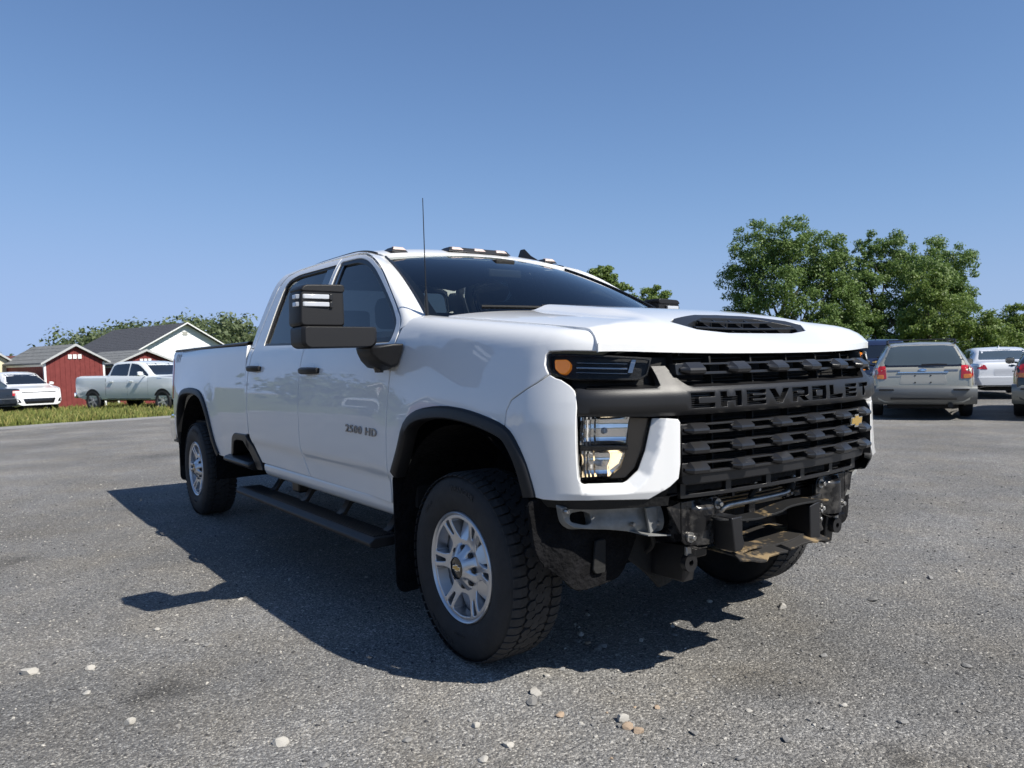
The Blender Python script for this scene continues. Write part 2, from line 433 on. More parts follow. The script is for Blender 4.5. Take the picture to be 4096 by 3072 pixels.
hood = panel('hood', [hood_out, scoop], lambda x, y: (x, y, hood_z(x, y)), 'white_paint', T, (0, 0, 1), step=.035, bstep=.03, r=.005, gap=.003, depth=.027, flange=(0, 0, -1))
# hood scoop: a black tray with slats set into the opening
def scz(x, y): return hood_z(x, y)-.011+.021*sm(.79, .60, x)
sc_ = panel('hood_scoop', [scoop, round_poly([(.782, -.20), (.782, .20), (.752, .33), (.71, .35), (.632, .17), (.625, 0), (.632, -.17), (.71, -.35), (.752, -.33)], .012)], lambda x, y: (x, y, scz(x, y)), 'black_grain', hood, (0, 0, 1), step=.03, r=.003, gap=.0, depth=.07, flange=(0, 0, -1))
MB().grid(lambda a, b: (a, b, hood_z(a, b)-.075), spread(.58, .79, 5), spread(-.40, .40, 9)).build('scoop_floor', 'black_dull', hood)
for x, hw in ((.722, .33), (.665, .24)):
    MB().loft([[(x, y, scz(x, y)+.001), (x+.016, y, scz(x, y)-.002), (x+.016, y, scz(x, y)-.008), (x, y, scz(x, y)-.006)] for y in spread(-hw, hw, 13)]).build('scoop_slat', 'black_grain', hood)
for y in (-.21, -.105, 0, .105, .21):
    MB().add([(x, y+d, scz(x, y)+o) for d in (-.004, .004) for x, o in ((.635, -.05), (.635, -.004), (.775, -.008), (.775, -.05))], [(0, 1, 2, 3), (7, 6, 5, 4), (0, 4, 5, 1), (1, 5, 6, 2), (2, 6, 7, 3), (3, 7, 4, 0)]).build('scoop_rib', 'black_satin', hood)
# per side skin
ARCH_F = [(-.530, .54), (-.528, .70), (-.47, .752), (-.387, .866), (-.32, .98), (-.21, 1.035), (-.02, 1.058), (.15, 1.053), (.31, 1.03), (.43, 1.0), (.485, .955), (.53, .884), (.555, .805), (.56, .778)]
ARCH_R = [(-4.89, .56), (-4.85, .75), (-4.80, .90), (-4.70, 1.02), (-4.58, 1.06), (-4.34, 1.078), (-4.08, 1.070), (-3.93, 1.04), (-3.83, .985), (-3.74, .90), (-3.67, .79), (-3.60, .66), (-3.54, .58)]
ARCH_F = curve(ARCH_F, 3); ARCH_R = curve(ARCH_R, 3)
DOOR_FRONT = [(-.553, .60), (-.541, .81), (-.535, 1.03), (-.524, 1.22), (-.515, 1.33), (-.52, 1.433), (-.548, 1.492), (-.71, 1.612), (-.95, 1.773), (-1.13, 1.858), (-1.27, 1.90), (-1.42, 1.918), (-1.64, 1.925)]
B_SEAM = [(-1.64, 1.925), (-1.655, 1.60), (-1.68, 1.42), (-1.70, 1.25), (-1.705, .80), (-1.69, .70), (-1.62, .61)]
win_f = round_poly([(-.575, 1.378), (-.578, 1.468), (-.66, 1.541), (-.855, 1.672), (-1.057, 1.793), (-1.20, 1.853), (-1.33, 1.882), (-1.60, 1.889), (-1.62, 1.389)], [.03, .03, .08, .2, .2, .1, .1, .02, .02])
win_r = round_poly([(-1.66, 1.389), (-1.64, 1.889), (-2.30, 1.895), (-2.475, 1.86), (-2.49, 1.70), (-2.485, 1.408)], [.02, .02, .15, .10, .1, .03])
def SW(u, v, s): return S(u, v)-(.05*sm(1.42, 1.75, v) if s == 1 else 0)
def side_part(name, loops, s, m, parent=T, back=0., **k):
    k.setdefault('step', .045); k.setdefault('bstep', .03)
    return panel(name, loops, lambda u, v: (u, s*(SW(u, v, s)-back), v), m, parent, (0, s, 0), **k)
LAMP_LOW = [(.764, .856), (.770, .845), (.785, .838), (.925, .837), (.938, .842), (.978, .876), (1.005, .942), (1.02, 1.005), (1.033, 1.058)]
def seg_d(p, a, b):
    ax, ay = p[0]-a[0], p[1]-a[1]; bx, by = b[0]-a[0], b[1]-a[1]; t = min(1, max(0, (ax*bx+ay*by)/(bx*bx+by*by))); return math.hypot(ax-bx*t, ay-by*t)
def fascia_back(u, z):
    o = 0
    if u > .76:
        d = min(seg_d((u, z), a, b) for a, b in zip(LAMP_LOW[2:], LAMP_LOW[3:]))
        o += .045*max(0, 1-d/.036)*sm(.765, .80, u)
    if z < .803: o += .012*(.803-z)/.03*sm(.66, .76, u)
    return o
CREASE = []
for _i, _p in enumerate(LAMP_LOW[2:]):
    _q = LAMP_LOW[2:]; _a = Vector(_q[max(_i-1, 0)]); _b = Vector(_q[min(_i+1, len(_q)-1)]); _t = (_b-_a).normalized()
    CREASE.append((_p[0]+_t.y*.036, _p[1]-_t.x*.036))
CREASE[-1] = (CREASE[-1][0], 1.050)
for s in (-1, 1):
    # fender
    top = [(u, fv_edge(u)) for u in spread(-.50, .775, 22)]
    fo = [(-.545, .54), (-.541, .81), (-.535, 1.03), (-.524, 1.22), (-.515, 1.33), (-.505, 1.43)]+top+[(.80, 1.355), (.816, 1.315), (.822, 1.288), (.70, 1.294), (.616, 1.296), (.606, 1.286), (.608, 1.255), (.619, 1.236), (.633, 1.219), (.583, 1.187), (.533, 1.163), (.463, 1.125), (.442, 1.086), (.434, 1.0)]+ARCH_F[::-1][13:]
    fender = panel('fender', fo, sided(fpos, s), 'white_paint', T, (.5, s, .5), step=.016, bstep=.016)
    # arch flares
    def flare(name, A, lo, par, x0):
        c = Vector((x0, .55)); MBf = MB(); rings = []
        for i, p in enumerate(A):
            a = Vector(A[max(i-1, 0)]); b = Vector(A[min(i+1, len(A)-1)]); t = (b-a).normalized(); n = Vector((-t.y, t.x))
            if n.dot(Vector(p)-c) < 0: n = -n
            ring = []
            for dn, oy in ((-.022, -.05), (-.024, .004), (-.016, .016), (.020, .014), (.030, .008), (.032, -.006)):
                q = Vector(p)+n*dn; x_, w_, z_ = (npos(q.x, q.y) if x0 > -1 else (q.x, S(q.x, q.y), q.y))
                ring.append((x_, s*(w_+oy), z_))
            rings.append(ring)
        return MBf.loft(rings, closed=False).build(name, 'black_trim', par, angle=60, fix=True)
    flare('wheel_arch_flare', [p for p in ARCH_F if p[1] > .735], 0, fender, .05)
    # front corner fascia
    fa = [(.434, 1.0), (.442, 1.086), (.463, 1.125), (.533, 1.163), (.583, 1.187), (.636, 1.218), (.663, 1.206), (.687, 1.200), (.723, 1.180), (.743, 1.162), (.752, 1.14), (.757, 1.10), (.760, 1.0), (.762, .90)]+LAMP_LOW+[(1.068, 1.057), (1.119, 1.052), (1.128, 1.04), (1.126, .892), (1.118, .84), (1.084, .812), (1.009, .769), (.835, .776), (.70, .774), (.62, .773), (.585, .778)]+[p for p in ARCH_F[::-1] if p[1] > .78 and p[0] > .44]
    fas = panel('front_corner_panel', fa, lambda u, z, s=s: (lambda p: (p[0], s*p[1], p[2]))(npos(u, z, fascia_back(u, z))), 'white_paint', T, (.6, s, .1), step=.010, bstep=.012, r=.004, gap=.0015, depth=.03, lines=[CREASE])
    # upper lamp: black tray, amber marker, light pipes, clear lens
    UL = round_poly([(.606, 1.288), (.613, 1.293), (.70, 1.291), (.823, 1.284), (1.036, 1.269), (1.013, 1.205), (.976, 1.189), (.723, 1.198), (.693, 1.204), (.639, 1.221), (.619, 1.238)], .008, 3)
    NP = lambda bk: (lambda u, z, s=s: (lambda p: (p[0], s*p[1], p[2]))(npos(u, z, bk)))
    ul = panel('headlight', UL, NP(.035), 'black_dull', T, (.6, s, 0), step=.03, r=.003, gap=0, depth=.04)
    panel('headlight_lens', UL, NP(.006), 'lens', ul, (.6, s, 0), step=.03, r=.003, gap=.002, depth=.03)
    panel('lamp_frame', [UL, round_poly(offset(UL[::-1] if area(UL) < 0 else UL, .009), .004)], NP(.010), 'black_dull', ul, (.6, s, 0), step=.03, r=.002, gap=.001, depth=.01)
    panel('marker_lamp', round_poly([(.636, 1.270), (.694, 1.270), (.713, 1.258), (.713, 1.234), (.695, 1.217), (.672, 1.218), (.645, 1.236)], .008), NP(.016), 'amber_lens', ul, (.6, s, 0), step=.02, r=.004, gap=0, depth=.015)
    for k, (z0, z1) in enumerate(((1.258, 1.255), (1.243, 1.236), (1.224, 1.221))):
        panel('light_pipe', [(.735, z0), (.94, z0-.008), (.94, z1-.008), (.735, z1)], NP(.022), 'lamp_glint', ul, (.6, s, 0), step=.03, r=.002, gap=0, depth=.008)
    panel('reflector', [(.955, 1.265), (.975, 1.264), (.958, 1.215), (.938, 1.216)], NP(.02), 'lamp_glint', ul, (.6, s, 0), step=.03, r=.002, gap=0, depth=.01)
    # lower lamp
    LL = LAMP_LOW+[(1.024, 1.066), (.758, 1.078), (.756, 1.05)]
    ll = panel('low_headlight', LL, NP(.17), 'black_gloss', T, (.6, s, 0), step=.04, r=.002, gap=-.01, depth=.02)
    panel('low_headlight_lens', LL, NP(.044), 'lens', ll, (.6, s, 0), step=.03, r=.003, gap=.001, depth=.02)
    MB().loft([[(lambda p: (p[0], s*p[1], p[2]))(npos(u, z, bk)) for u, z in LL] for bk in (.035, .17)], caps=False).build('lamp_housing', 'black_gloss', ll)
    for (u0, u1, z0, z1, cu_, cz_) in ((.766, .958, .967, 1.064, .862, 1.014), (.768, .945, .852, .946, .850, .898)):
        def dish(a, b, s=s):
            u = u0+(u1-u0)*a; z = z0+(z1-z0)*b; q = ((u-cu_)/.09)**2+((z-cz_)/.06)**2
            f9 = a*9; st = (.010*(f9-int(f9)) if a < .45 else 0)+.004*math.sin(b*9)
            p = npos(u, z, .052+.034*max(0, 1-q*.62)+st); return (p[0], s*p[1], p[2])
        n = 40; ob = MB().grid(lambda a, b: dish(a, b), spread(0, 1, n), spread(0, 1, 13)).build('reflector_bowl', 'reflector', ll, angle=25)
        p = npos(cu_, cz_, .10); MB().lathe([(0, .028), (.010, .026), (.013, .012), (.013, -.02)], (p[0], s*p[1], p[2]), axis='x', n=14).build('bulb', 'clear_lens', ll)
    panel('lamp_filler', [(.70, 1.06), (1.13, 1.05), (1.13, 1.27), (1.04, 1.27), (1.0, 1.20), (.70, 1.205)], NP(.075), 'black_dull', ll, (.6, s, 0), step=.05, r=.002, gap=0, depth=.01)
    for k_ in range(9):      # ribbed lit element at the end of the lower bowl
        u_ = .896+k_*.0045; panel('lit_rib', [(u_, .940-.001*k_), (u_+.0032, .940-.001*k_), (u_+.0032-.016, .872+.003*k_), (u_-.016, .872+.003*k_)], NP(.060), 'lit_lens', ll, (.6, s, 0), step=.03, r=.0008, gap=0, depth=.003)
    panel('lamp_divider', [(.765, .968), (.955, .962), (.955, .946), (.765, .946)], NP(.05), 'black_gloss', ll, (.6, s, 0), step=.04, r=.003, gap=0, depth=.05)
    panel('lamp_bezel', [(.958, 1.060), (1.030, 1.054), (1.005, .945), (.976, .88), (.938, .846), (.880, .846), (.925, .885), (.946, .945)], NP(.053), mat('lamp_brown', (.17, .125, .085), .16) if s == -1 else 'lamp_brown', ll, (.6, s, 0), step=.03, r=.003, gap=0, depth=.03)
    # doors
    fd = [(x-.0, z) for x, z in DOOR_FRONT]+B_SEAM[1:]
    door = side_part('front_door', [fd, win_f], s, 'white_paint', gap=.003)
    REAR_EDGE = [(-2.50, .615), (-2.60, .69), (-2.675, .79), (-2.69, .95), (-2.685, 1.20), (-2.66, 1.40), (-2.635, 1.62), (-2.60, 1.83), (-2.52, 1.905), (-2.35, 1.927), (-2.0, 1.932)]
    rdoor = side_part('rear_door', [B_SEAM[::-1]+REAR_EDGE[::-1], win_r], s, 'white_paint', gap=.003)
    for dr, wn, x0, x1 in ((door, win_f, -1.56, 0), (rdoor, win_r, -3, -1.80)):
        w2 = wn if area(wn) > 0 else wn[::-1]
        side_part('window_glass', w2, s, 'tinted', dr, back=.020, gap=-.004, depth=.004)
        side_part('window_seal', [w2, offset(w2, .022)], s, 'black_satin', dr, back=.007, gap=-.002, r=.003, depth=.014)
        if x0 < -2: side_part('pillar_trim', [(-1.645, 1.40), (-1.63, 1.885), (-1.80, 1.892), (-1.80, 1.40)], s, 'black_gloss', dr, back=.010, gap=0, depth=.01)
        else: side_part('pillar_trim', [(-1.545, 1.395), (-1.545, 1.885), (-1.61, 1.885), (-1.61, 1.395)], s, 'black_gloss', dr, back=.010, gap=0, depth=.01)
    def handle(dr, xa, xb, z0):
        y = lambda x, o: s*(S(x, z0)+o)
        pts = spread(xa, xb, 9); hm = MB(); rings = []
        for i, x in enumerate(pts):
            k = min(1, 2.6*min(i, 8-i)/8+.25); o = .030*k+.004
            h = .021*(.8+.2*k)
            rings.append([(x, y(x, o+.010), z0-h*.6), (x, y(x, o+.012), z0+h*.5), (x, y(x, o), z0+h), (x, y(x, o-.016), z0+h*.7), (x, y(x, o-.016), z0-h*.7), (x, y(x, o), z0-h)])
        hm.loft(rings).build('door_handle', 'black_trim', dr, bevel=.003)
        xm = (xa+xb)/2
        side_part('handle_cup', [(xm+.075*math.cos(t), z0+.045*math.sin(t)) for t in spread(0, 2*math.pi, 21)[:-1]], s, 'white_paint', dr, back=-.0015, r=.003, gap=0, depth=.004)
    handle(door, -1.665, -1.39, 1.243); handle(rdoor, -2.665, -2.41, 1.262)
    # sill below the doors
    MB().grid(lambda x, k: (x, s*(interp(SILL[k][0], SIDE)+SILL[k][1]), SILL[k][0]), spread(-2.46, -.552, 40), range(len(SILL := [(.615, -.02), (.612, -.004), (.60, .0), (.575, .0), (.55, -.004), (.535, -.01), (.515, -.03), (.50, -.08)]))).build('rocker_panel', 'white_paint', T, angle=80)
    # roof rail above the doors and the windscreen pillar
    rail = [(-1.13, 1.861), (-1.27, 1.904), (-1.42, 1.922), (-1.64, 1.929), (-2.0, 1.935), (-2.35, 1.931), (-2.53, 1.908), (-2.605, 1.835), (-2.64, 1.62), (-2.665, 1.40), (-2.745, 1.41), (-2.75, 1.58), (-2.725, 1.78), (-2.70, 1.87), (-2.64, 1.932), (-2.45, 1.950), (-2.2, 1.953), (-1.75, 1.955), (-1.45, 1.942), (-1.28, 1.916), (-1.16, 1.880)]
    side_part('roof_rail', rail, s, 'white_paint', gap=.002, step=.025, bstep=.02)
    side_part('cab_corner', [(-2.69, .80), (-2.694, .95), (-2.69, 1.20), (-2.665, 1.40), (-2.745, 1.41), (-2.745, .80)], s, 'white_paint', gap=.002)
    # bed
    bed = curve([(-2.768, 1.43), (-2.772, 1.2), (-2.775, .95), (-2.765, .80)], 3)
    bo = [(-5.08, 1.446), (-5.09, 1.40), (-5.07, 1.2), (-5.06, .95), (-5.05, .70), (-4.95, .56)]+ARCH_R+[(-3.40, .575), (-3.22, .572), (-3.20, .60), (-3.10, .757), (-3.04, .788), (-2.775, .790)]+bed[::-1]
    bd = side_part('bed_side', bo, s, 'white_paint', step=.05, gap=.002)
    flare('wheel_arch_flare', ARCH_R, 0, bd, -4.2)
    MB().loft([[(x, s*(.985-.02*sm(-3.4, -5.1, x)), 1.436), (x, s*(.99-.02*sm(-3.4, -5.1, x)), 1.447), (x, s*(.97-.02*sm(-3.4, -5.1, x)), 1.458), (x, s*.90, 1.458), (x, s*.90, 1.40)] for x in spread(-5.07, -2.79, 20)], closed=False).build('bed_rail_cap', 'black_grain', bd)
    MB().grid(lambda x, z: (x, s*.90, z), (-5.05, -2.79), (1.12, 1.43)).build('bed_wall', 'white_paint', bd)
    MB().grid(lambda y, z: (-2.785, s*y, z), (.86, .985), spread(.72, 1.43, 6)).build('bed_end', 'white_paint', bd)
    # step cut into the bed side, black surround
    fl = [(-3.213, .599), (-3.12, .758), (-3.054, .79), (-2.754, .795), (-2.60, .69), (-2.518, .628), (-2.470, .565), (-2.60, .558), (-2.70, .644), (-2.85, .743), (-3.002, .742), (-3.08, .725), (-3.150, .617)]
    panel('step_surround', round_poly(fl, .02, 3), lambda u, v, s=s: (u, s*(max(S(u, v), 1.0)+.008), v), 'black_grain', T, (0, s, 0), step=.04, r=.006, gap=0, depth=.12)
    cs = MB().loft([[(x, s*y, z) for y, z in ((.72, .60), (1.00, .615), (1.045, .60), (1.05, .575), (1.00, .545), (.72, .53))] for x in (-3.28, -3.24, -2.80, -2.66)]); cs.build('corner_step', 'black_grain', T, bevel=.012)
    MB().box((-3.3, s*.70, .5), (-2.5, s*.72, .8)).build('step_back', 'black_dull', T)
    # running board with brackets
    rb = MB().prism(round_poly([(s*1.085, .435), (s*1.115, .415), (s*1.11, .395), (s*1.08, .385), (s*.95, .392), (s*.945, .432)], .006), 'x', -2.74, -.60)
    rbo = rb.build('running_board', 'sill_rub', T, bevel=.006)
    for k in range(9):
        y = .962+k*.0135; MB().box((-2.70, s*y-.0035, .43), (-.64, s*y+.0035, .4385)).build('tread_strip', 'black_satin', rbo)
    for x in (-.72, -1.30, -1.86, -2.42):
        MB().loft([[(x-.03+dx*1.0, s*y, z) for dx in (0,)]+[(x+.03, s*y, z), (x+.03, s*(y-.015), z-.02), (x-.03, s*(y-.015), z-.02)] for y, z in ((.76, .545), (.86, .53), (.91, .505), (.95, .45), (1.0, .425))]).build('board_bracket', 'black_frame', rbo, bevel=.004)
    # mud flaps and liners
    MB().prism(round_poly([(s*1.035, .75), (s*1.03, .22), (s*1.0, .18), (s*.74, .19), (s*.72, .75)], .03), 'x', -.505, -.495).build('mud_flap', 'felt', T, bevel=.002)
    MB().prism(round_poly([(s*1.01, .66), (s*1.005, .26), (s*.98, .23), (s*.72, .23), (s*.72, .66)], .03), 'x', -4.875, -4.865).build('mud_flap', 'black_dull', T, bevel=.002)
    for cx, r0, nm in ((0.04, .56, 'wheel_liner'), (-4.25, .60, 'wheel_liner')):
        MB().grid(lambda a, y: (cx+r0*math.cos(a), s*y, .46+r0*math.sin(a)*(.98)), spread(.12 if cx > -1 else -.15, math.pi+.15, 22), spread(.50, 1.0, 5)).build(nm, 'felt', T)
        MB().prism([(cx+r0*math.cos(a), .46+r0*math.sin(a)) for a in spread(.1, math.pi+.2, 22)], 'y', s*.49, s*.50).build('inner_wheel_house', 'felt', T)
    # mirror
    mr = MB(); X0 = -.47
    # (y outward, z) outline of the arm, swept in x
    arm = round_poly([(s*1.128, 1.440), (s*1.128, 1.365), (s*1.15, 1.347), (s*1.465, 1.343), (s*1.487, 1.36), (s*1.487, 1.44)], .016)
    mo = mr.loft([[(x, s*1.32+(y-s*1.32)*k, 1.395+(z-1.395)*k) for y, z in arm] for x, k in ((X0+.055, .90), (X0+.04, .985), (X0, 1.), (X0-.09, .98), (X0-.10, .86))]).build('side_mirror', 'black_trim', T, bevel=.006)
    head = round_poly([(s*1.275, 1.437), (s*1.278, 1.62), (s*1.465, 1.612), (s*1.484, 1.585), (s*1.487, 1.437)], .022)
    MB().loft([[(x, s*1.40+(y-s*1.40)*k, 1.52+(z-1.52)*k) for y, z in head] for x, k in ((X0+.035, .93), (X0+.018, .99), (X0-.03, 1.), (X0-.08, 1.0), (X0-.110, .95))]).build('mirror_head', 'black_trim', mo, bevel=.005)
    cap = round_poly([(s*1.276, 1.588), (s*1.276, 1.625), (s*1.465, 1.618), (s*1.487, 1.59)], .02)
    MB().loft([[(x, s*1.40+(y-s*1.40)*k, 1.60+(z-1.60)*k) for y, z in cap] for x, k in ((X0+.040, .96), (X0+.025, 1.01), (X0-.09, 1.015), (X0-.10, .97))]).build('mirror_cap', 'black_trim', mo, bevel=.005)
    for zz in (1.567, 1.534):
        MB().loft([[(X0+.010, s*1.352, zz+q), (X0+.046, s*1.355, zz+q), (X0+.040, s*1.466, zz+q), (X0+.010, s*1.494, zz+q), (X0-.03, s*1.494, zz+q), (X0-.03, s*1.465, zz+q)] for q in (-.010, .010)]).build('turn_lamp', 'clear_lens', mo, bevel=.003)
        MB().box((X0+.02, s*1.338, zz-.015), (X0+.045, s*1.353, zz+.013)).build('lamp_end', 'black_satin', mo, bevel=.003)
    MB().grid(lambda y, z: (X0-.112, s*y, z), spread(1.295, 1.465, 3), spread(1.455, 1.60, 3)).build('mirror_glass', 'chrome', mo)
    MB().loft([[(x, s*y, z) for x, y, z in r_] for r_ in (
        [(-.40, 1.005, 1.362), (-.74, .99, 1.366), (-.71, 1.0, 1.262), (-.50, 1.03, 1.245), (-.43, 1.025, 1.262)],
        [(-.40, 1.06, 1.362), (-.70, 1.06, 1.364), (-.68, 1.065, 1.252), (-.50, 1.07, 1.238), (-.43, 1.065, 1.255)],
        [(-.41, 1.13, 1.352), (-.62, 1.14, 1.352), (-.61, 1.13, 1.285), (-.50, 1.12, 1.262), (-.43, 1.12, 1.28)],
        [(-.43, 1.16, 1.35), (-.58, 1.17, 1.35), (-.57, 1.165, 1.32), (-.50, 1.16, 1.31), (-.44, 1.16, 1.32)])]).build('mirror_foot', 'black_trim', mo, bevel=.010, seg=3)
    MB().lathe([(0, -.018), (.02, -.018), (.025, 0), (.025, .02)], (-.53, s*1.075, 1.248), axis='z', n=14).build('mirror_camera', 'black_gloss', mo)
    if s == 1: mo.location = (-.33, -.20, .04)      # this one is slid in
# front door lettering and bed decal
text_on('door_badge', '2500 HD', .056, lambda p: (p.x*1.62-.832, -(S(p.x*1.62-.832, .936+p.y)+.003+p.z), .936+p.y-.03*p.x), 'badge_grey', T, ext=.003, bold=.0006, shear=.1, spacing=1.12)
text_on('bed_decal', '4X4', .11, lambda p: (p.x-4.90, -(S(p.x-4.90, 1.372+p.y)+.0015+p.z*.1), 1.372+p.y), 'badge_grey', T, ext=.002, shear=.3, bold=.002)
# roof
def roof_z(x, y):
    z = 1.998-.048*(abs(y)/.70)**2.6
    z -= .080*(max(0, x+1.75)/.57)**3.2+.045*(max(0, -1.9-x)/.8)**2.4
    return z
ro = [(-1.185-.05*(y/.66)**2, y) for y in spread(-.675, .675, 15)]+[(x, .690) for x in spread(-1.30, -2.60, 12)]+[(-2.72+.06*(y/.66)**4, y) for y in spread(.66, -.66, 9)]+[(x, -.690) for x in spread(-2.60, -1.30, 12)]
roof = panel('roof', ro, lambda x, y: (x, y, roof_z(x, y)), 'white_paint', T, (0, 0, 1), step=.06, gap=0, r=.006, depth=.03, flange=(0, 0, -1))
MB().grid(lambda x, y: (x, y, roof_z(x, y)-.05), spread(-1.25, -2.66, 8), spread(-.68, .68, 7)).build('headliner', 'liner_grey', roof)
for s in (-1, 1):
    MB().tube([(x, s*.697, roof_z(x, .69)+.001) for x in spread(-1.28, -2.62, 24)], .006, 6).build('roof_seam', 'black_satin', roof)
def clearance(y, wd, n):
    x = -1.30; z = roof_z(x, y)
    b = MB().loft([[(x+.055, y-wd, z-.012), (x+.055, y+wd, z-.012), (x-.09, y+wd, z-.0), (x-.09, y-wd, z-.0)], [(x+.03, y-wd+.02, z+.020), (x+.03, y+wd-.02, z+.020), (x-.05, y+wd-.03, z+.022), (x-.05, y-wd+.03, z+.022)]]).build('clearance_light', 'black_satin', roof, bevel=.004)
    for k in range(n):
        yy = y if n == 1 else y+(k-1)*.165
        MB().loft([[(x+.050, yy-.045, z+.002), (x+.050, yy+.045, z+.002), (x+.02, yy+.035, z+.0), (x+.02, yy-.035, z+.0)], [(x+.035, yy-.030, z+.020), (x+.035, yy+.030, z+.020), (x+.0, yy+.028, z+.027), (x+.0, yy-.028, z+.027)]]).build('clearance_lens', 'pink_lens', b, bevel=.003)
clearance(-.565, .055, 1); clearance(.565, .055, 1); clearance(0, .235, 3)
fx = -1.45
MB().loft([[(fx+.13, .54, roof_z(fx+.13, .54)-.002), (fx-.02, .575, roof_z(fx, .54)-.004), (fx-.13, .575, roof_z(fx-.13, .54)-.004), (fx-.13, .505, roof_z(fx-.13, .54)-.004), (fx-.02, .505, roof_z(fx, .54)-.004)], [(fx+.02, .54, roof_z(fx, .54)+.03), (fx-.02, .56, roof_z(fx, .54)+.032), (fx-.11, .56, roof_z(fx, .54)+.03), (fx-.11, .52, roof_z(fx, .54)+.03), (fx-.02, .52, roof_z(fx, .54)+.032)], [(fx-.05, .54, roof_z(fx, .54)+.085), (fx-.06, .544, roof_z(fx, .54)+.085), (fx-.10, .544, roof_z(fx, .54)+.085), (fx-.10, .536, roof_z(fx, .54)+.085), (fx-.06, .536, roof_z(fx, .54)+.085)]]).build('roof_antenna', 'black_satin', roof, bevel=.004)
# windscreen, pillars, cowl
def ws(a, b):
    p0 = Vector((-.16-.27*a*a, .865*a, 1.478+.012*a*a)); p1 = Vector((-1.175-.055*a*a, .668*a, 1.918-.040*a*a))
    p = p0.lerp(p1, b); p += Vector((.35, 0, .93))*(.045*4*b*(1-b)*(1-.5*a*a)); return p
wsc = panel('windscreen', [(-1, 0), (1, 0), (1, 1), (-1, 1)], lambda a, b: ws(a, b), 'windscreen', T, (.5, 0, 1), step=.08, r=.002, gap=0, depth=.004)
panel('windscreen_band', [[(-1.0, -.02), (1.0, -.02), (1.0, 1.0), (-1.0, 1.0)], round_poly([(-.94, .03), (.94, .03), (.95, .955), (-.95, .955)], .04)], lambda a, b: ws(a, b)-Vector((.003, 0, .009)), 'black_satin', wsc, (.5, 0, 1), step=.06, r=.001, gap=0, depth=.002)
for s in (-1, 1):
    outer = curve([(-.518, 1.433), (-.545, 1.494), (-.707, 1.614), (-.947, 1.776), (-1.127, 1.862), (-1.27, 1.905)], 5); rings = []
    n = len(outer)
    for i, (x, z) in enumerate(outer):
        b = i/(n-1); P0 = Vector((x, s*SW(x, z, s), z)); P2 = ws(s, min(1, max(-.03, (b-.06)/.94)))+Vector((0, 0, .004)); P1 = Vector((P2.x*.55+P0.x*.45+.01, P0.y*.88+P2.y*.12, P2.z*.55+P0.z*.45+.008))
        rings.append([P0*(1-t)**2+P1*2*t*(1-t)+P2*t*t for t in spread(0, 1, 9)]+[P2-Vector((0, 0, .02))])
    MB().loft(rings, closed=False).build('windscreen_pillar', 'white_paint', T, angle=70)
    MB().tube([ws(s*1.0, b)+Vector((.004, s*.002, .006)) for b in spread(0, 1, 20)], .007, 6).build('windscreen_trim', 'black_satin', wsc)
    # little white filler between pillar foot and fender
    MB().loft([[(-.52, s*.955, 1.40), (-.52, s*.95, 1.47), (-.46, s*.86, 1.50)], [(-.44, s*.94, 1.40), (-.43, s*.93, 1.47), (-.42, s*.86, 1.495)], [(-.30, s*.92, 1.38), (-.30, s*.91, 1.455), (-.30, s*.86, 1.474)]], closed=False).build('pillar_foot', 'white_paint', T, angle=80)
MB().grid(lambda t, a: Vector((-.27+.17*(1-a*a)-.02, .86*a, hood_z(-.27+.17*(1-a*a), .858*a)-.03)).lerp(ws(a, .01)-Vector((0, 0, .006)), t), spread(0, 1, 4), spread(-1, 1, 21)).build('cowl', 'black_grain', T)
for (a0, a1) in ((-.72, -.05), (.10, .80)):
    wp = MB().tube([ws(a, .045+.02*abs(a))+Vector((.012, 0, .02)) for a in spread(a0, a1, 12)], .010, 6).build('wiper', 'black_dull', T)
    MB().tube([ws(a1+.06, -.02)+Vector((.03, 0, .02)), ws((a0+a1)/2+.1, .03)+Vector((.02, 0, .035)), ws((a0+a1)/2, .05)+Vector((.014, 0, .03))], [.014, .011, .008], 6).build('wiper_arm', 'black_dull', wp)
an = MB().tube([(-.425, -.868, 1.475), (-.43, -.868, 1.56), (-.432, -.868, 1.62)], [.010, .008, .0045], 8).build('aerial', 'black_satin', T)
MB().tube([(-.432, -.868, 1.61), (-.436, -.868, 1.8), (-.44, -.868, 2.05)], [.0032, .0028, .0022], 6).build('aerial_mast', 'black_satin', an)
# ------------------------------------------------------------------ grille (c runs across the nose, 0 at the centre)
def gpos(c, z, back=0.):
    x, w_, n = nose(UE-abs(c)); return (x+n[0]*back+rake(x, z), math.copysign(1, c)*(w_+n[1]*back) if c else 0., z)
cU = lambda u: u-UE
def bar_back(c, z):
    o = 0
    if z > 1.150: o += min(1, (z-1.150)/.013)*.010+max(0, z-1.163)*.55
    if z < 1.078: o += (1.078-z)*1.1
    return o
left = [(cU(.752), 1.070), (cU(.752), 1.165), (cU(.77), 1.168), (cU(.795), 1.163), (cU(.99), 1.163), (cU(1.045), 1.163), (cU(1.062), 1.172), (cU(1.058), 1.205), (cU(1.049), 1.240), (cU(1.106), 1.240), (cU(1.126), 1.211), (cU(1.153), 1.182), (cU(1.172), 1.168), (cU(1.195), 1.163)]
barp = left+[(-c, z) for c, z in left[::-1]]+[(-cU(1.03), 1.060), (0, 1.060), (cU(1.03), 1.060)]
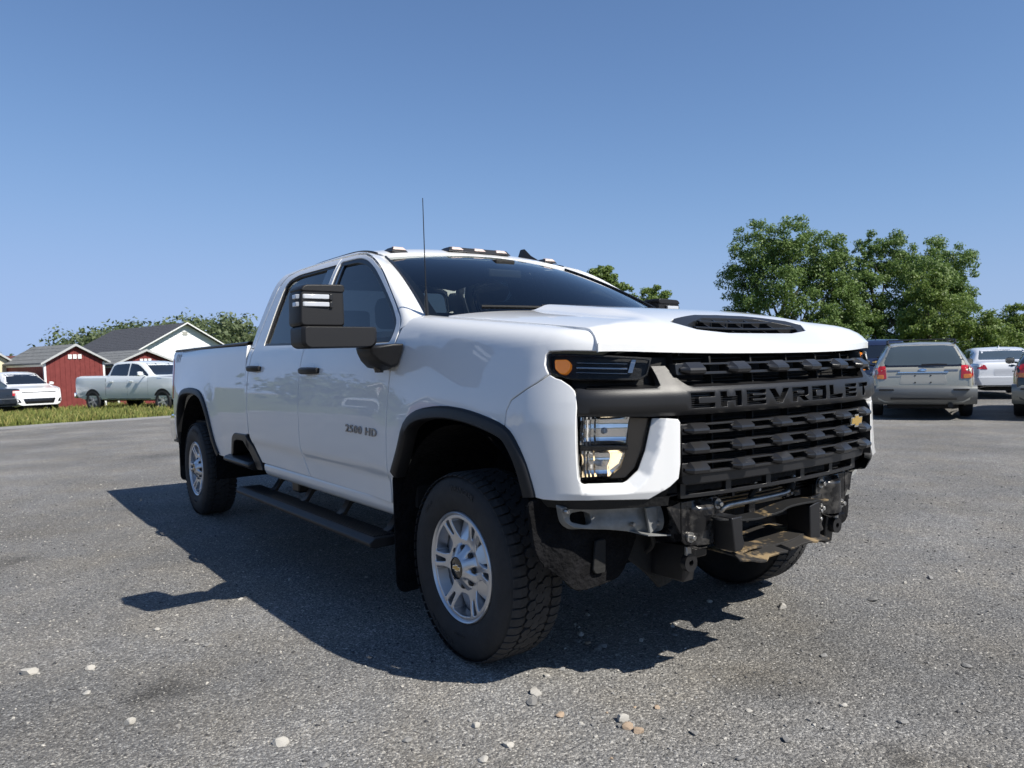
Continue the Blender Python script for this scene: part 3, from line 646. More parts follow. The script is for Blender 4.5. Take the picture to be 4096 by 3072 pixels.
GL = {'C': [[(0,0),(1,0),(1,.28),(.3,.28),(.3,.72),(1,.72),(1,1),(0,1)]], 'H': [[(0,0),(.28,0),(.28,.36),(.72,.36),(.72,0),(1,0),(1,1),(.72,1),(.72,.64),(.28,.64),(.28,1),(0,1)]],
 'E': [[(0,0),(1,0),(1,.24),(.3,.24),(.3,.4),(.97,.4),(.97,.6),(.3,.6),(.3,.76),(1,.76),(1,1),(0,1)]], 'V': [[(.34,0),(.66,0),(1.06,1),(.74,1),(.5,.36),(.26,1),(-.06,1)]],
 'R': [[(0,0),(.27,0),(.27,.32),(.42,.32),(.70,0),(1.03,0),(.74,.34),(1,.42),(1,1),(0,1)], [(.27,.56),(.74,.56),(.74,.76),(.27,.76)]], 'O': [[(0,0),(1,0),(1,1),(0,1)], [(.27,.27),(.73,.27),(.73,.73),(.27,.73)]],
 'L': [[(0,0),(1,0),(1,.28),(.28,.28),(.28,1),(0,1)]], 'T': [[(.36,0),(.64,0),(.64,.72),(1,.72),(1,1),(0,1),(0,.72),(.36,.72)]]}
holes = []
for i, ch in enumerate('CHEVROLET'):
    x0 = -.586+i*.1335
    for lp in GL[ch]: holes.append([(x0+a*.104, 1.0865+b*.0535) for a, b in lp])
bar = panel('grille_bar', [barp]+holes, lambda c, z: gpos(c, z, bar_back(c, z)), 'black_grain', T, (1, 0, .1), step=.022, bstep=.03, r=.0016, gap=.0004, depth=.022, flange=(-1, 0, 0), lines=[[(cU(.80), 1.150), (-cU(.80), 1.150)], [(cU(.80), 1.078), (-cU(.80), 1.078)]])
MB().grid(lambda c, t: gpos(c, (1.163, 1.176)[t], .012+.085*t), spread(cU(.79), -cU(.79), 50), (0, 1)).build('bar_top', 'black_grain', bar)
MB().grid(lambda c, z: gpos(c, z, .032), spread(-.62, .62, 30), (1.075, 1.155)).build('letter_backing', 'black_dull', bar)
for k in range(7):
    z = 1.09+k*.0078
    MB().loft([[gpos(c, z+.0015, .016), gpos(c, z-.0015, .016), gpos(c, z-.0015, .03), gpos(c, z+.0015, .03)] for c in spread(-.60, .60, 24)]).build('letter_mesh', 'black_satin', bar)
# chain bars
mat('black_link', (.016, .016, .017), .28, spec=.6)
LINKS = [-.557, -.334, -.111, .111, .334, .557]
def chain(z0, z1, shift=0.):
    H = z1-z0; cs = [c+shift for c in LINKS]; lp = [round_poly([(-.628, z0), (.628, z0), (.628, z1), (-.628, z1)], .008)]
    for a, b in zip(cs, cs[1:]): lp.append(round_poly([(a+.036, z0+.0105), (b-.052, z0+.0105), (b-.042, z0+H*.5), (b-.052, z1-.008), (a+.036, z1-.008)], .006, 3))
    g = panel('grille_chain', lp, lambda c, z: gpos(c, z, .018), 'black_link', T, (1, 0, 0), step=.03, bstep=.02, r=.0022, gap=0, depth=.03, flange=(-1, 0, 0))
    for c in cs:
        hw = .041; zm = (z0+z1)/2
        prof = [(.034, z1+.003), (.014, z1+.003), (-.012, zm+.004), (-.014, zm-.004), (-.010, z0+.006), (.006, z0), (.034, z0)]
        rings = [[gpos(c+dc, zm+(z-zm)*k, bk+pb) for bk, z in prof] for dc, k, pb in ((-hw*1.35, .55, .022), (-hw*.72, 1., 0), (hw*.90, 1., 0), (hw, .95, .004))]
        MB().loft(rings).build('grille_link', 'black_link', g, smooth=False)
    return g
chain(1.204, 1.246, .0); chain(.991, 1.029); chain(.920, .962); chain(.848, .890)
gs = MB().grid(lambda c, z: gpos(c, z, .13), spread(-.64, .64, 24), (.765, 1.275)).build('grille_backing', 'black_dull', T)
def slat(name, z, bk, h, d, c0, par, m='black_satin'):
    MB().loft([[gpos(c, z+h, bk), gpos(c, z-h, bk), gpos(c, z-h-.003, bk+d), gpos(c, z+h-.003, bk+d)] for c in spread(-c0, c0, 21)]).build(name, m, par)
for z in [.835+.0165*k for k in range(14)]: slat('grille_slat', z, .085, .0014, .03, .625, gs, 'black_dull')
for z in (1.178, 1.190, 1.262): slat('grille_slat', z, .08, .002, .04, .63, gs, 'black_dull')
for c in (-.44, -.22, 0, .22, .44):
    MB().loft([[gpos(c-.004, z, .06), gpos(c+.004, z, .06), gpos(c+.004, z, .09), gpos(c-.004, z, .09)] for z in (.82, 1.06)]).build('grille_rib', 'black_dull', gs)
    MB().loft([[gpos(c-.004, z, .05), gpos(c+.004, z, .05), gpos(c+.004, z, .09), gpos(c-.004, z, .09)] for z in (1.17, 1.27)]).build('grille_rib', 'black_dull', gs)
# frame of the lower grille and the shutters and condenser below it
lowf = [[(-.635, .835), (-.60, .812), (.60, .812), (.635, .835), (.635, .85), (-.635, .85)]]
panel('grille_lower_frame', lowf[0], lambda c, z: gpos(c, z, .03), 'black_satin', T, (1, 0, 0), step=.04, r=.002, gap=0, depth=.03)
sh_ = panel('shutter_frame', [[(-.60, .755), (.60, .755), (.60, .812), (-.60, .812)]]+[[(a, .770), (a+.20, .770), (a+.20, .802), (a, .802)] for a in (-.575, -.345, -.115, .115, .345)], lambda c, z: gpos(c, z, .06), 'black_satin', T, (1, 0, 0), step=.04, r=.002, gap=0, depth=.02)
for k, z in enumerate((.752, .738, .724, .710, .696, .682)): slat('condenser_fin', z, .185, .0020, .03, .50, gs, 'black_frame')
MB().box((.74, -.56, .750), (.80, .56, .760)).build('cross_member', 'black_satin', T, bevel=.004)
MB().box((.60, -.60, .60), (.62, .60, .80)).build('radiator', 'black_dull', T)
# bow tie emblem
def bowtie(name, fn, k, par, edge=.0035):
    P = [(-1, -.32), (-.45, -.32), (-.55, .0), (-.36, .0), (-.36, .0)]
    P = [(-1.0, -.27), (-.33, -.27), (-.37, -.46), (.27, -.46), (.33, -.27), (.88, -.27), (1.0, .27), (.33, .27), (.37, .46), (-.27, .46), (-.33, .27), (-.88, .27)]
    b = MB().add([fn(a*k, z*k, h) for h in (0, .008) for a, z in P], [tuple(range(12))[::-1], tuple(range(12, 24))]+[(i, (i+1) % 12, 12+(i+1) % 12, 12+i) for i in range(12)]).build(name, 'chrome', par)
    Q = [(a*.86, z*.76) for a, z in P]
    return b, MB().add([fn(a*k, z*k, h) for h in (.004, .010) for a, z in Q], [tuple(range(12))[::-1], tuple(range(12, 24))]+[(i, (i+1) % 12, 12+(i+1) % 12, 12+i) for i in range(12)])
bt, bq = bowtie('bow_tie_emblem', lambda a, z, h: gpos(.418+a, .982+z, -.006-h), .058, T)
bq.build('emblem_face', 'gold', bt)
# far corner structure
for s in (-1, 1):
    MB().grid(lambda z, t: (lambda p, q: tuple(Vector(p).lerp(Vector(q), t)))(gpos(s*.630, z, .0 if z < 1.06 else .03), gpos(s*.628, z, .14)), spread(.82, 1.28, 8), (0, 1)).build('grille_side', 'black_satin', T)
    MB().loft([[(x, s*y, z) for x, y, z in ((.86, .60, .83), (.86, .70, .83), (.80, .66, .745), (.80, .60, .745))], [(x, s*y, z) for x, y, z in ((.72, .60, .83), (.72, .72, .83), (.70, .68, .745), (.70, .60, .745))]]).build('corner_bracket', 'black_dull', T)
# ------------------------------------------------------------------ bared bumper mounts, ducts, liners
def hexbolt(x, y, z, par, r=.0105):
    b = MB().lathe([(0, .004), (r*1.9, .004), (r*1.9, 0), (r*1.9, -.004)], (x, y, z), axis='x', n=18).build('bolt', 'steel', par)
    MB().prism([(y+r*math.cos(t), z+r*math.sin(t)) for t in spread(0, 2*math.pi, 7)[:-1]], 'x', x, x+.022).build('bolt_head', 'steel', b, bevel=.002)
for s in (-1, 1):
    br = MB()
    pl = round_poly([(-.545, .735), (-.325, .735), (-.318, .66), (-.332, .585), (-.36, .568), (-.52, .568), (-.545, .595)], [.004, .03, .02, .02, .02, .02, .03])
    def bface(y, z):
        # pressed plate with a vertical boss
        q = max(0, 1-((y+.432)/.060)**2)**.5 if abs(y+.432) < .06 else 0
        return .838+.034*q*sm(.735, .70, z)*1.0
    b = panel('bumper_bracket', pl, lambda y, z: (bface(y, z), -s*y if s == 1 else y, z), 'bracket_black', T, (1, 0, 0), step=.014, r=.003, gap=0, depth=.006)
    for y, z in ((-.347, .706), (-.341, .600), (-.503, .600)): hexbolt(.843, -s*y if s == 1 else y, z, b)
    yy = lambda y: y if s == -1 else -y
    MB().prism([(yy(-.54), .737), (yy(-.612), .722), (yy(-.60), .70), (yy(-.535), .598)], 'x', .828, .836).build('bracket_wing', 'bracket_black', b)
    MB().add([(x, yy(y), z) for x, y, z in ((.838, -.547, .737), (.838, -.547, .59), (.70, -.547, .56), (.62, -.547, .62), (.62, -.547, .737))], [(0, 1, 2, 3, 4)]).build('bracket_side', 'bracket_black', b)
    MB().add([(x, yy(y), z) for x, y, z in ((.842, -.547, .737), (.842, -.36, .737), (.80, -.35, .742), (.70, -.40, .745), (.70, -.547, .742))], [(0, 1, 2, 3, 4)]).build('bracket_top', 'dusty_beam' if s == 1 else 'bracket_black', b)
    MB().add([(x, yy(y), z) for x, y, z in ((.838, -.52, .570), (.838, -.36, .570), (.852, -.25, .552), (.83, -.25, .548), (.70, -.36, .560), (.70, -.52, .560), (.862, -.50, .556), (.866, -.38, .556))], [(0, 1, 4, 5), (1, 2, 3, 4), (0, 6, 7, 1)]).build('bracket_foot', 'bracket_black', b)
    MB().prism([(.30, .45), (.80, .50), (.80, .70), (.30, .66)], 'y', yy(-.47), yy(-.36)).build('frame_horn', 'black_frame', T, bevel=.006)
    MB().prism([(.62, .42), (.80, .42), (.82, .57), (.62, .57)], 'y', yy(-.50), yy(-.44)).build('tow_hook_mount', 'black_frame', T, bevel=.006)
    MB().lathe([(.012, -.012), (.034, -.012), (.034, .012), (.012, .012)], (.822, yy(-.49), .50), axis='x', n=16, closed=True).build('hook_eye', 'black_frame', T)
    MB().box((.815, yy(-.495)-.012, .505), (.828, yy(-.495)+.014, .562)).build('mount_tab', 'steel', T, bevel=.002)
    # galvanised support under the lamp
    gp = round_poly([(-.985, .750), (-.955, .690), (-.92, .668), (-.83, .650), (-.69, .628), (-.60, .615), (-.565, .62), (-.56, .700), (-.58, .735), (-.70, .742)], .015)
    slot = round_poly([(-.935, .722), (-.935, .692), (-.87, .672), (-.838, .676), (-.838, .706), (-.88, .722)], .012)
    gsx = panel('lamp_support', [gp, slot], lambda y, z: (.672+.055*sm(-.80, -.66, y)+.05*sm(-.70, -.50, y)+.02*math.sin(z*60)*.3, yy(y), z), 'galvanised', T, (1, s*.3, 0), step=.02, r=.003, gap=0, depth=.03)
    MB().loft([[(.70, yy(-.70), .634), (.80, yy(-.68), .628), (.80, yy(-.68), .624), (.70, yy(-.70), .630)], [(.72, yy(-.60), .618), (.80, yy(-.56), .611), (.80, yy(-.56), .607), (.72, yy(-.60), .614)]]).build('support_lip', 'galvanised', gsx)
    # dark lip under the white corner panel
    MB().grid(lambda u, t: (lambda p: (p[0], s*p[1], p[2]))(npos(u, (.778, .742, .732)[t], (.014, .03, .10)[t])), spread(.60, 1.085, 24), (0, 1, 2)).build('corner_panel_lip', 'black_dull', T)
    # felt liner ahead of the wheel, lower air deflector
    panel('front_liner', curve([(-1.035, .770), (-1.045, .68), (-1.02, .56), (-.95, .485), (-.875, .425), (-.715, .430), (-.655, .452), (-.60, .53), (-.56, .62), (-.56, .770), (-.8, .775)], 4, True), lambda y, z: (.585-.10*sm(.62, .43, z)*0+.05*sm(-1.03, -.9, y), yy(y), z), 'felt', T, (1, 0, 0), step=.04, r=.003, gap=0, depth=.012)
    MB().prism(round_poly([(-.80, .60), (-.815, .49), (-.80, .475), (-.755, .475), (-.75, .60)], .01), 'x', .640, .652).xf(Matrix.Scale(1, 4) if s == -1 else Matrix.Scale(-1, 4, (0, 1, 0))).build('liner_flap', 'black_dull', T, bevel=.003)
    panel('air_deflector', [(-.74, .60), (-.73, .527), (-.62, .50), (-.53, .43), (-.44, .352), (-.335, .35), (-.26, .42), (-.23, .62)], lambda y, z: (.60+.04*math.sin(y*9), yy(y), z), 'black_dull', T, (1, 0, 0), step=.05, r=.004, gap=0, depth=.01)
# cross beam, pipe, hose
bm_ = MB().prism([(.72, .640), (.735, .640), (.735, .712), (.72, .712)], 'y', -.50, .50).build('cross_beam', 'dusty_beam', T, bevel=.003)
for y in (-.20, -.08, .10, .28): MB().lathe([(0, .002), (.006, .002), (.006, -.002)], (.7365, y, .668), axis='x', n=10).build('beam_hole', 'black_dull', bm_)
MB().prism(round_poly([(.22, .640), (.30, .640), (.305, .700), (.225, .705)], .01), 'x', .736, .745).build('beam_tab', 'bracket_black', bm_)
for y, z in ((.25, .665), (.30, .672)): hexbolt(.747, y, z, bm_, .009)
pipe = MB().tube(curve([(.80, -.325, .640), (.83, -.31, .672), (.84, -.285, .690), (.84, -.15, .691), (.84, 0, .692), (.835, .10, .694), (.83, .135, .708), (.825, .155, .74)], 5), .011, 12).build('cooler_pipe', 'steel', T)
MB().tube([(.832, .130, .704), (.828, .150, .728)], .021, 12).build('pipe_collar', 'black_dull', pipe)
MB().tube([(.828, .150, .725), (.822, .168, .755)], .017, 12).build('pipe_fitting', 'steel', pipe)
MB().tube(curve([(.80, -.12, .60), (.82, -.12, .69), (.83, -.09, .735), (.84, -.03, .757), (.84, .03, .76)], 5), .012, 8).build('hose', 'black_dull', T)
MB().box((.815, -.135, .635), (.83, -.095, .70)).build('hose_clip', 'bracket_black', T, bevel=.003)
# loom, clips and small fixings that the missing bumper used to hide
rl_ = random.Random(8)
for k, (y0, y1, z0, x0) in enumerate(((-.50, .46, .752, .815), (-.30, .30, .735, .80), (-.56, -.30, .640, .80))):
    lm = MB().tube(curve([(x0+rl_.uniform(-.01, .01), y0+(y1-y0)*i/7, z0-.012*math.sin(i*1.9+k)) for i in range(8)], 4), .006, 6).build('wiring_loom', 'black_satin', T)
    for i in (1, 3, 5):
        y = y0+(y1-y0)*i/7; MB().box((x0-.012, y-.008, z0-.022), (x0+.016, y+.008, z0+.008)).build('loom_clip', 'steel' if i == 3 else 'black_satin', lm, bevel=.002)
for s in (-1, 1):
    for (x, y, z) in ((.688, -.965, .735), (.70, -.80, .735), (.745, -.70, .66), (.775, -.60, .655)): MB().lathe([(0, .006), (.007, .006), (.009, .0), (.009, -.01)], (x, s*-y, z), axis='x', n=8).build('rivet', 'steel', T)
    MB().tube(curve([(.66, s*.60, .75), (.70, s*.63, .70), (.72, s*.60, .64), (.70, s*.55, .56), (.62, s*.52, .50)], 5), .009, 6).build('brake_hose', 'black_dull', T)
    MB().prism([(s*.66, .72), (s*.60, .72), (s*.60, .64), (s*.64, .62)], 'x', .76, .772).build('lamp_bracket', 'galvanised', T, bevel=.003)
# torn plastic air duct between the brackets
def jag(a, b, n, amp, seed):
    rr = random.Random(seed); return [(a[0]+(b[0]-a[0])*i/n+rr.uniform(-amp, amp), a[1]+(b[1]-a[1])*i/n+rr.uniform(-amp, amp)*.5) for i in range(n+1)]
def sheet(name, poly, zf, m, th=.006, par=T):
    """torn plastic sheet: poly in (x,y)"""
    return panel(name, poly, lambda x, y: (x, y, zf(x, y)), m, par, (0, 0, 1), step=.03, r=.0012, gap=0, depth=th)
du = sheet('air_duct', [(.885, -.44), (.875, .24)]+jag((.955, .235), (.955, -.36), 14, .008, 4)+[(.93, -.44)], lambda x, y: .668+.010*math.sin(y*11+1)+(.02*(y-.1) if y > .1 else 0)-.03*max(0, x-.9), 'dusty_black')
sheet('duct_floor', [(.70, -.36), (.70, .20)]+jag((.93, .19), (.93, -.36), 10, .006, 9), lambda x, y: .538-.03*(x-.7)+.006*math.sin(y*20), 'dusty_tan', par=du)
sheet('duct_tongue', jag((.91, -.36), (.91, -.12), 5, .004, 2)+jag((.95, -.13), (.985, -.10), 3, .004, 3)+jag((.99, -.12), (.985, -.385), 8, .008, 5), lambda x, y: .526-.22*(x-.92)+.008*math.sin(y*30), 'dusty_tan', par=du)
sheet('duct_tongue', jag((.92, -.07), (.92, .20), 5, .004, 7)+jag((.975, .20), (.975, -.06), 8, .008, 8), lambda x, y: .528-.25*(x-.92)+.006*math.sin(y*26), 'dusty_tan', par=du)
MB().prism(round_poly([(-.405, .674), (-.342, .674), (-.342, .60), (-.33, .568), (-.345, .548), (-.388, .545), (-.395, .60)], .006), 'x', .86, .955).build('duct_post', 'black_satin', du, bevel=.004)
MB().prism(round_poly([(.10, .655), (.17, .665), (.17, .515), (.10, .515)], .006), 'x', .84, .95).build('duct_post', 'black_satin', du, bevel=.004)
MB().prism(round_poly([(.16, .675), (.235, .685), (.232, .60), (.245, .575), (.235, .555), (.25, .53), (.17, .515)], .006), 'x', .90, .915).build('duct_post', 'bracket_black', du, bevel=.002)
MB().box((.70, -.36, .53), (.71, .18, .64)).build('duct_back', 'black_dull', du)
hexbolt(.917, .205, .617, du, .008); hexbolt(.917, .20, .585, du, .008)
for s in (-1, 1): MB().box((-5.02, s*.50 if s > 0 else -.97, .42), (-4.90, .97 if s > 0 else -.50, 1.05)).build('rear_splash_plate', 'black_dull', T)
# chassis, axles, body floor, engine block out
for s in (-1, 1):
    MB().prism([(-5.0, .56), (-4.7, .62), (-3.9, .62), (-3.4, .50), (-.8, .48), (-.4, .58), (.35, .58), (.35, .72), (-.4, .72), (-.8, .63), (-3.4, .64), (-3.9, .78), (-4.7, .78), (-5.0, .70)], 'y', s*.38, s*.46).build('frame_rail', 'black_frame', T, bevel=.008)
for x, r in ((0.0, .055), (-WB, .06)):
    MB().lathe([(0, -.75), (r, -.75), (r, -.20), (.15 if x < -1 else .13, -.09), (.16 if x < -1 else .13, .06), (r, .17), (r, .75), (0, .75)], (x, 0, .385), axis='y', n=18).build('axle', 'black_frame', T)
MB().box((-2.72, -.92, .55), (-.5, .92, .58)).build('cab_floor', 'black_dull', T)
MB().box((-5.0, -.88, .75), (-2.79, .88, .80)).build('bed_floor', 'black_dull', T)
MB().box((-2.80, -.9, .78), (-2.785, .9, 1.44)).build('bed_front_wall', 'white_paint', T)
MB().box((-.50, -.92, .58), (-.47, .92, 1.40)).build('firewall', 'black_dull', T)
MB().box((-.47, -.48, .55), (.68, .48, 1.18)).build('engine_bay', 'black_dull', T)
MB().box((-3.4, -.30, .36), (-2.4, .30, .56)).build('fuel_tank', 'black_dull', T, bevel=.05)
MB().tube([(-4.2, 0, .40), (-1.0, 0, .45)], .05, 12).build('drive_shaft', 'black_frame', T)
MB().tube([(-2.62, -.62, .42), (-2.56, -.66, .50), (-2.5, -.70, .56)], .035, 8).build('spring_hanger', 'black_frame', T)
MB().box((-2.72, -.72, .36), (-2.58, -.60, .50)).build('spring_shackle', 'black_frame', T, bevel=.015)
for s in (-1, 1):
    MB().prism([(-5.0, .52), (-4.27, .44), (-3.2, .50), (-3.2, .53), (-4.27, .48), (-5.0, .55)], 'y', s*.52, s*.60).build('leaf_spring', 'black_frame', T, bevel=.004)
# tail
tg = panel('tailgate', round_poly([(-.88, .78), (.88, .78), (.92, 1.1), (.92, 1.44), (-.92, 1.44), (-.92, 1.1)], .02), lambda y, z: (-5.09+.01*math.sin(z*4), y, z), 'white_paint', T, (-1, 0, 0), step=.1)
for s in (-1, 1):
    panel('tail_light', round_poly([(.90, 1.0), (.985, 1.0), (.985, 1.38), (.90, 1.38)], .015), lambda y, z: (-5.095+.06*sm(.94, .985, y), s*y, z), mat('red_lens', (.45, .012, .012), .12, coat=1.) if s == -1 else 'red_lens', T, (-1, s*.3, 0), step=.03, depth=.03)
for s in (-1, 1): side_part('tail_light_side', [(-5.085, .99), (-5.045, .99), (-5.03, 1.10), (-5.03, 1.36), (-5.085, 1.38)], s, 'red_lens', T, back=-.004, depth=.02)
rbm = MB().loft([[(x, y, z) for x, z in ((-5.17-.10*(1-(y/1.0)**6), .60), (-5.23-.08*(1-(y)**6), .64), (-5.24-.08*(1-(y)**6), .80), (-5.18-.08*(1-y**6), .84), (-5.05, .84), (-5.05, .60))] for y in spread(-1.0, 1.0, 21)]).build('rear_bumper', 'chrome', T, bevel=.01)
MB().box((-5.32, -.22, .585), (-5.0, .22, .64)).build('hitch', 'black_frame', T, bevel=.01)
MB().box((-5.20, -.98, .57), (-5.05, -.80, .615)).build('bumper_end', 'black_grain', T, bevel=.01)
# cab back wall with window
panel('cab_back', [[(-.93, .8), (.93, .8), (.965, 1.40), (.86, 1.72), (.78, 1.88), (.68, 1.93), (-.68, 1.93), (-.78, 1.88), (-.86, 1.72), (-.965, 1.40)], round_poly([(-.68, 1.46), (.68, 1.46), (.60, 1.84), (-.60, 1.84)], .05)], lambda y, z: (-2.735+.03*sm(1.4, 1.9, z), y, z), 'white_paint', T, (-1, 0, 0), step=.08)
panel('rear_window', round_poly([(-.69, 1.45), (.69, 1.45), (.61, 1.85), (-.61, 1.85)], .05), lambda y, z: (-2.72+.03*sm(1.4, 1.9, z), y, z), 'tinted', T, (-1, 0, 0), step=.1)
# ------------------------------------------------------------------ cabin
dash = MB().loft([[(-.50, y, 1.40), (-.62, y, 1.415-.02*(y/.8)**2), (-.80, y, 1.385), (-.90, y, 1.32), (-.90, y, 1.10), (-.80, y, .95), (-.50, y, .95)] for y in spread(-.88, .88, 9)]).build('dashboard', 'trim_dark', T)
sw = MB(); sw.tube([Vector((-1.02, .40, 1.28))+Vector((math.sin(t)*.19*-.42, math.cos(t)*.19, math.sin(t)*.19*.9)) for t in spread(0, 2*math.pi, 25)], .016, 8); sw.build('steering_wheel', 'trim_dark', T)
MB().loft([[(-1.00, .40+a*.07, 1.28+b*.07) for a, b in ((-1, -.8), (1, -.8), (.8, .8), (-.8, .8))], [(-.86, .40+a*.05, 1.22+b*.05) for a, b in ((-1, -.8), (1, -.8), (.8, .8), (-.8, .8))]]).build('steering_hub', 'trim_dark', T, bevel=.01)
for s in (-1, 1):
    st = MB().loft([[(-1.42-(z-.9)*.22+dx, s*.43+yy_, z) for dx, yy_ in ((.09, -.20*k), (.11, 0), (.09, .20*k), (-.06, .22*k), (-.08, 0), (-.06, -.22*k))] for z, k in ((.85, 1.1), (1.05, 1.15), (1.25, 1.12), (1.40, 1.0), (1.47, .8))]).build('front_seat', 'seat', T, bevel=.02)
    MB().loft([[(-1.57+dx, s*.43+yy_*k, z) for dx, yy_ in ((.06, -.13), (.075, 0), (.06, .13), (-.04, .13), (-.04, -.13))] for z, k in ((1.49, .9), (1.53, 1.05), (1.62, 1.08), (1.68, .9))]).build('headrest', 'seat', st, bevel=.02)
    MB().box((-1.45, s*.43-.24, .75), (-.95, s*.43+.24, .93)).build('seat_cushion', 'seat', st, bevel=.04)
    rs = MB().box((-2.40, s*.38-.14, 1.47), (-2.32, s*.38+.14, 1.66)).build('rear_headrest', 'seat', T, bevel=.03)
MB().loft([[(-2.30-(z-.9)*.2+dx, y, z) for dx, y in ((.08, -.70), (.08, .70), (-.08, .70), (-.08, -.70))] for z in (.85, 1.2, 1.46)]).build('rear_seat', 'seat', T, bevel=.03)
MB().box((-1.30, -.16, .70), (-.85, .16, 1.06)).build('centre_console', 'trim_dark', T, bevel=.03)
im = MB().loft([[(-1.02, y, z) for y, z in ((-.13, 1.765), (.13, 1.765), (.125, 1.825), (-.125, 1.825))], [(-.985, y*.92, z) for y, z in ((-.13, 1.77), (.13, 1.77), (.125, 1.82), (-.125, 1.82))]]).build('interior_mirror', 'trim_dark', T, bevel=.008)
MB().box((-1.10, -.07, 1.83), (-.98, .07, 1.88)).build('camera_pod', 'black_dull', T, bevel=.01)
# ------------------------------------------------------------------ wheels
def tyre_profile(rim, rad, wd):
    H = rad-rim
    return [(rim-.012, .030), (rim+.004, .020), (rim+.02, .010), (rim+.42*H, 0), (rim+.62*H, .002), (rim+.80*H, .010), (rad-.016, .024), (rad-.011, .042), (rad-.0105, wd*.5), (rad-.011, wd-.042), (rad-.016, wd-.024), (rim+.80*H, wd-.010), (rim+.5*H, wd), (rim+.02, wd-.010), (rim-.012, wd-.03)]
def tread_mesh(rad, wd, N=60, seed=1):
    """lug blocks; local: axis along y, outer face at y=0 and width towards +y"""
    rr = random.Random(seed); m = MB(); p = 2*math.pi/N
    def blk(poly, r1, r0, drop=None):
        n = len(poly); vs = []
        for lev in (0, 1):
            for (a, d) in poly:
                r = r0 if lev == 0 else r1-(drop(d) if drop else 0)
                k = 1 if lev == 0 else .93
                vs.append((r*math.cos(a), d, r*math.sin(a)))
        m.add(vs, [tuple(range(n, 2*n))]+[(i, (i+1) % n, n+(i+1) % n, n+i) for i in range(n)])
    shoulder = lambda d: .0 if .045 < d < wd-.045 else (.0003+((.045-d) if d < .045 else (d-wd+.045))**2*9)
    for k in range(N):
        a = k*p
        for side in (0, 1):
            f = (lambda d: d) if side == 0 else (lambda d: wd-d)
            o = p*.5*(k % 1)+side*.3*p
            blk([(a+o+.06*p, f(.010)), (a+o+.80*p, f(.010)), (a+o+.86*p, f(.040)), (a+o+.90*p, f(.066)), (a+o+.55*p, f(.071)), (a+o+.12*p, f(.064)), (a+o+.02*p, f(.040))], rad, rad-.014, shoulder)
        for ci, d0 in enumerate((.096, wd*.5+.000, wd-.096)):
            o = p*(.5 if ci % 2 == 0 else 0)+.1*p*math.sin(k*2.3+ci)
            hw = .0215; j = lambda: rr.uniform(-.05, .05)*p
            blk([(a+o+.02*p+j(), d0-hw*.5), (a+o+.30*p+j(), d0-hw), (a+o+.62*p+j(), d0-hw*.9), (a+o+.93*p+j(), d0-hw*.3), (a+o+.96*p+j(), d0+hw*.5), (a+o+.66*p+j(), d0+hw), (a+o+.34*p+j(), d0+hw*.9), (a+o+.04*p+j(), d0+hw*.3)], rad, rad-.014)
    return m
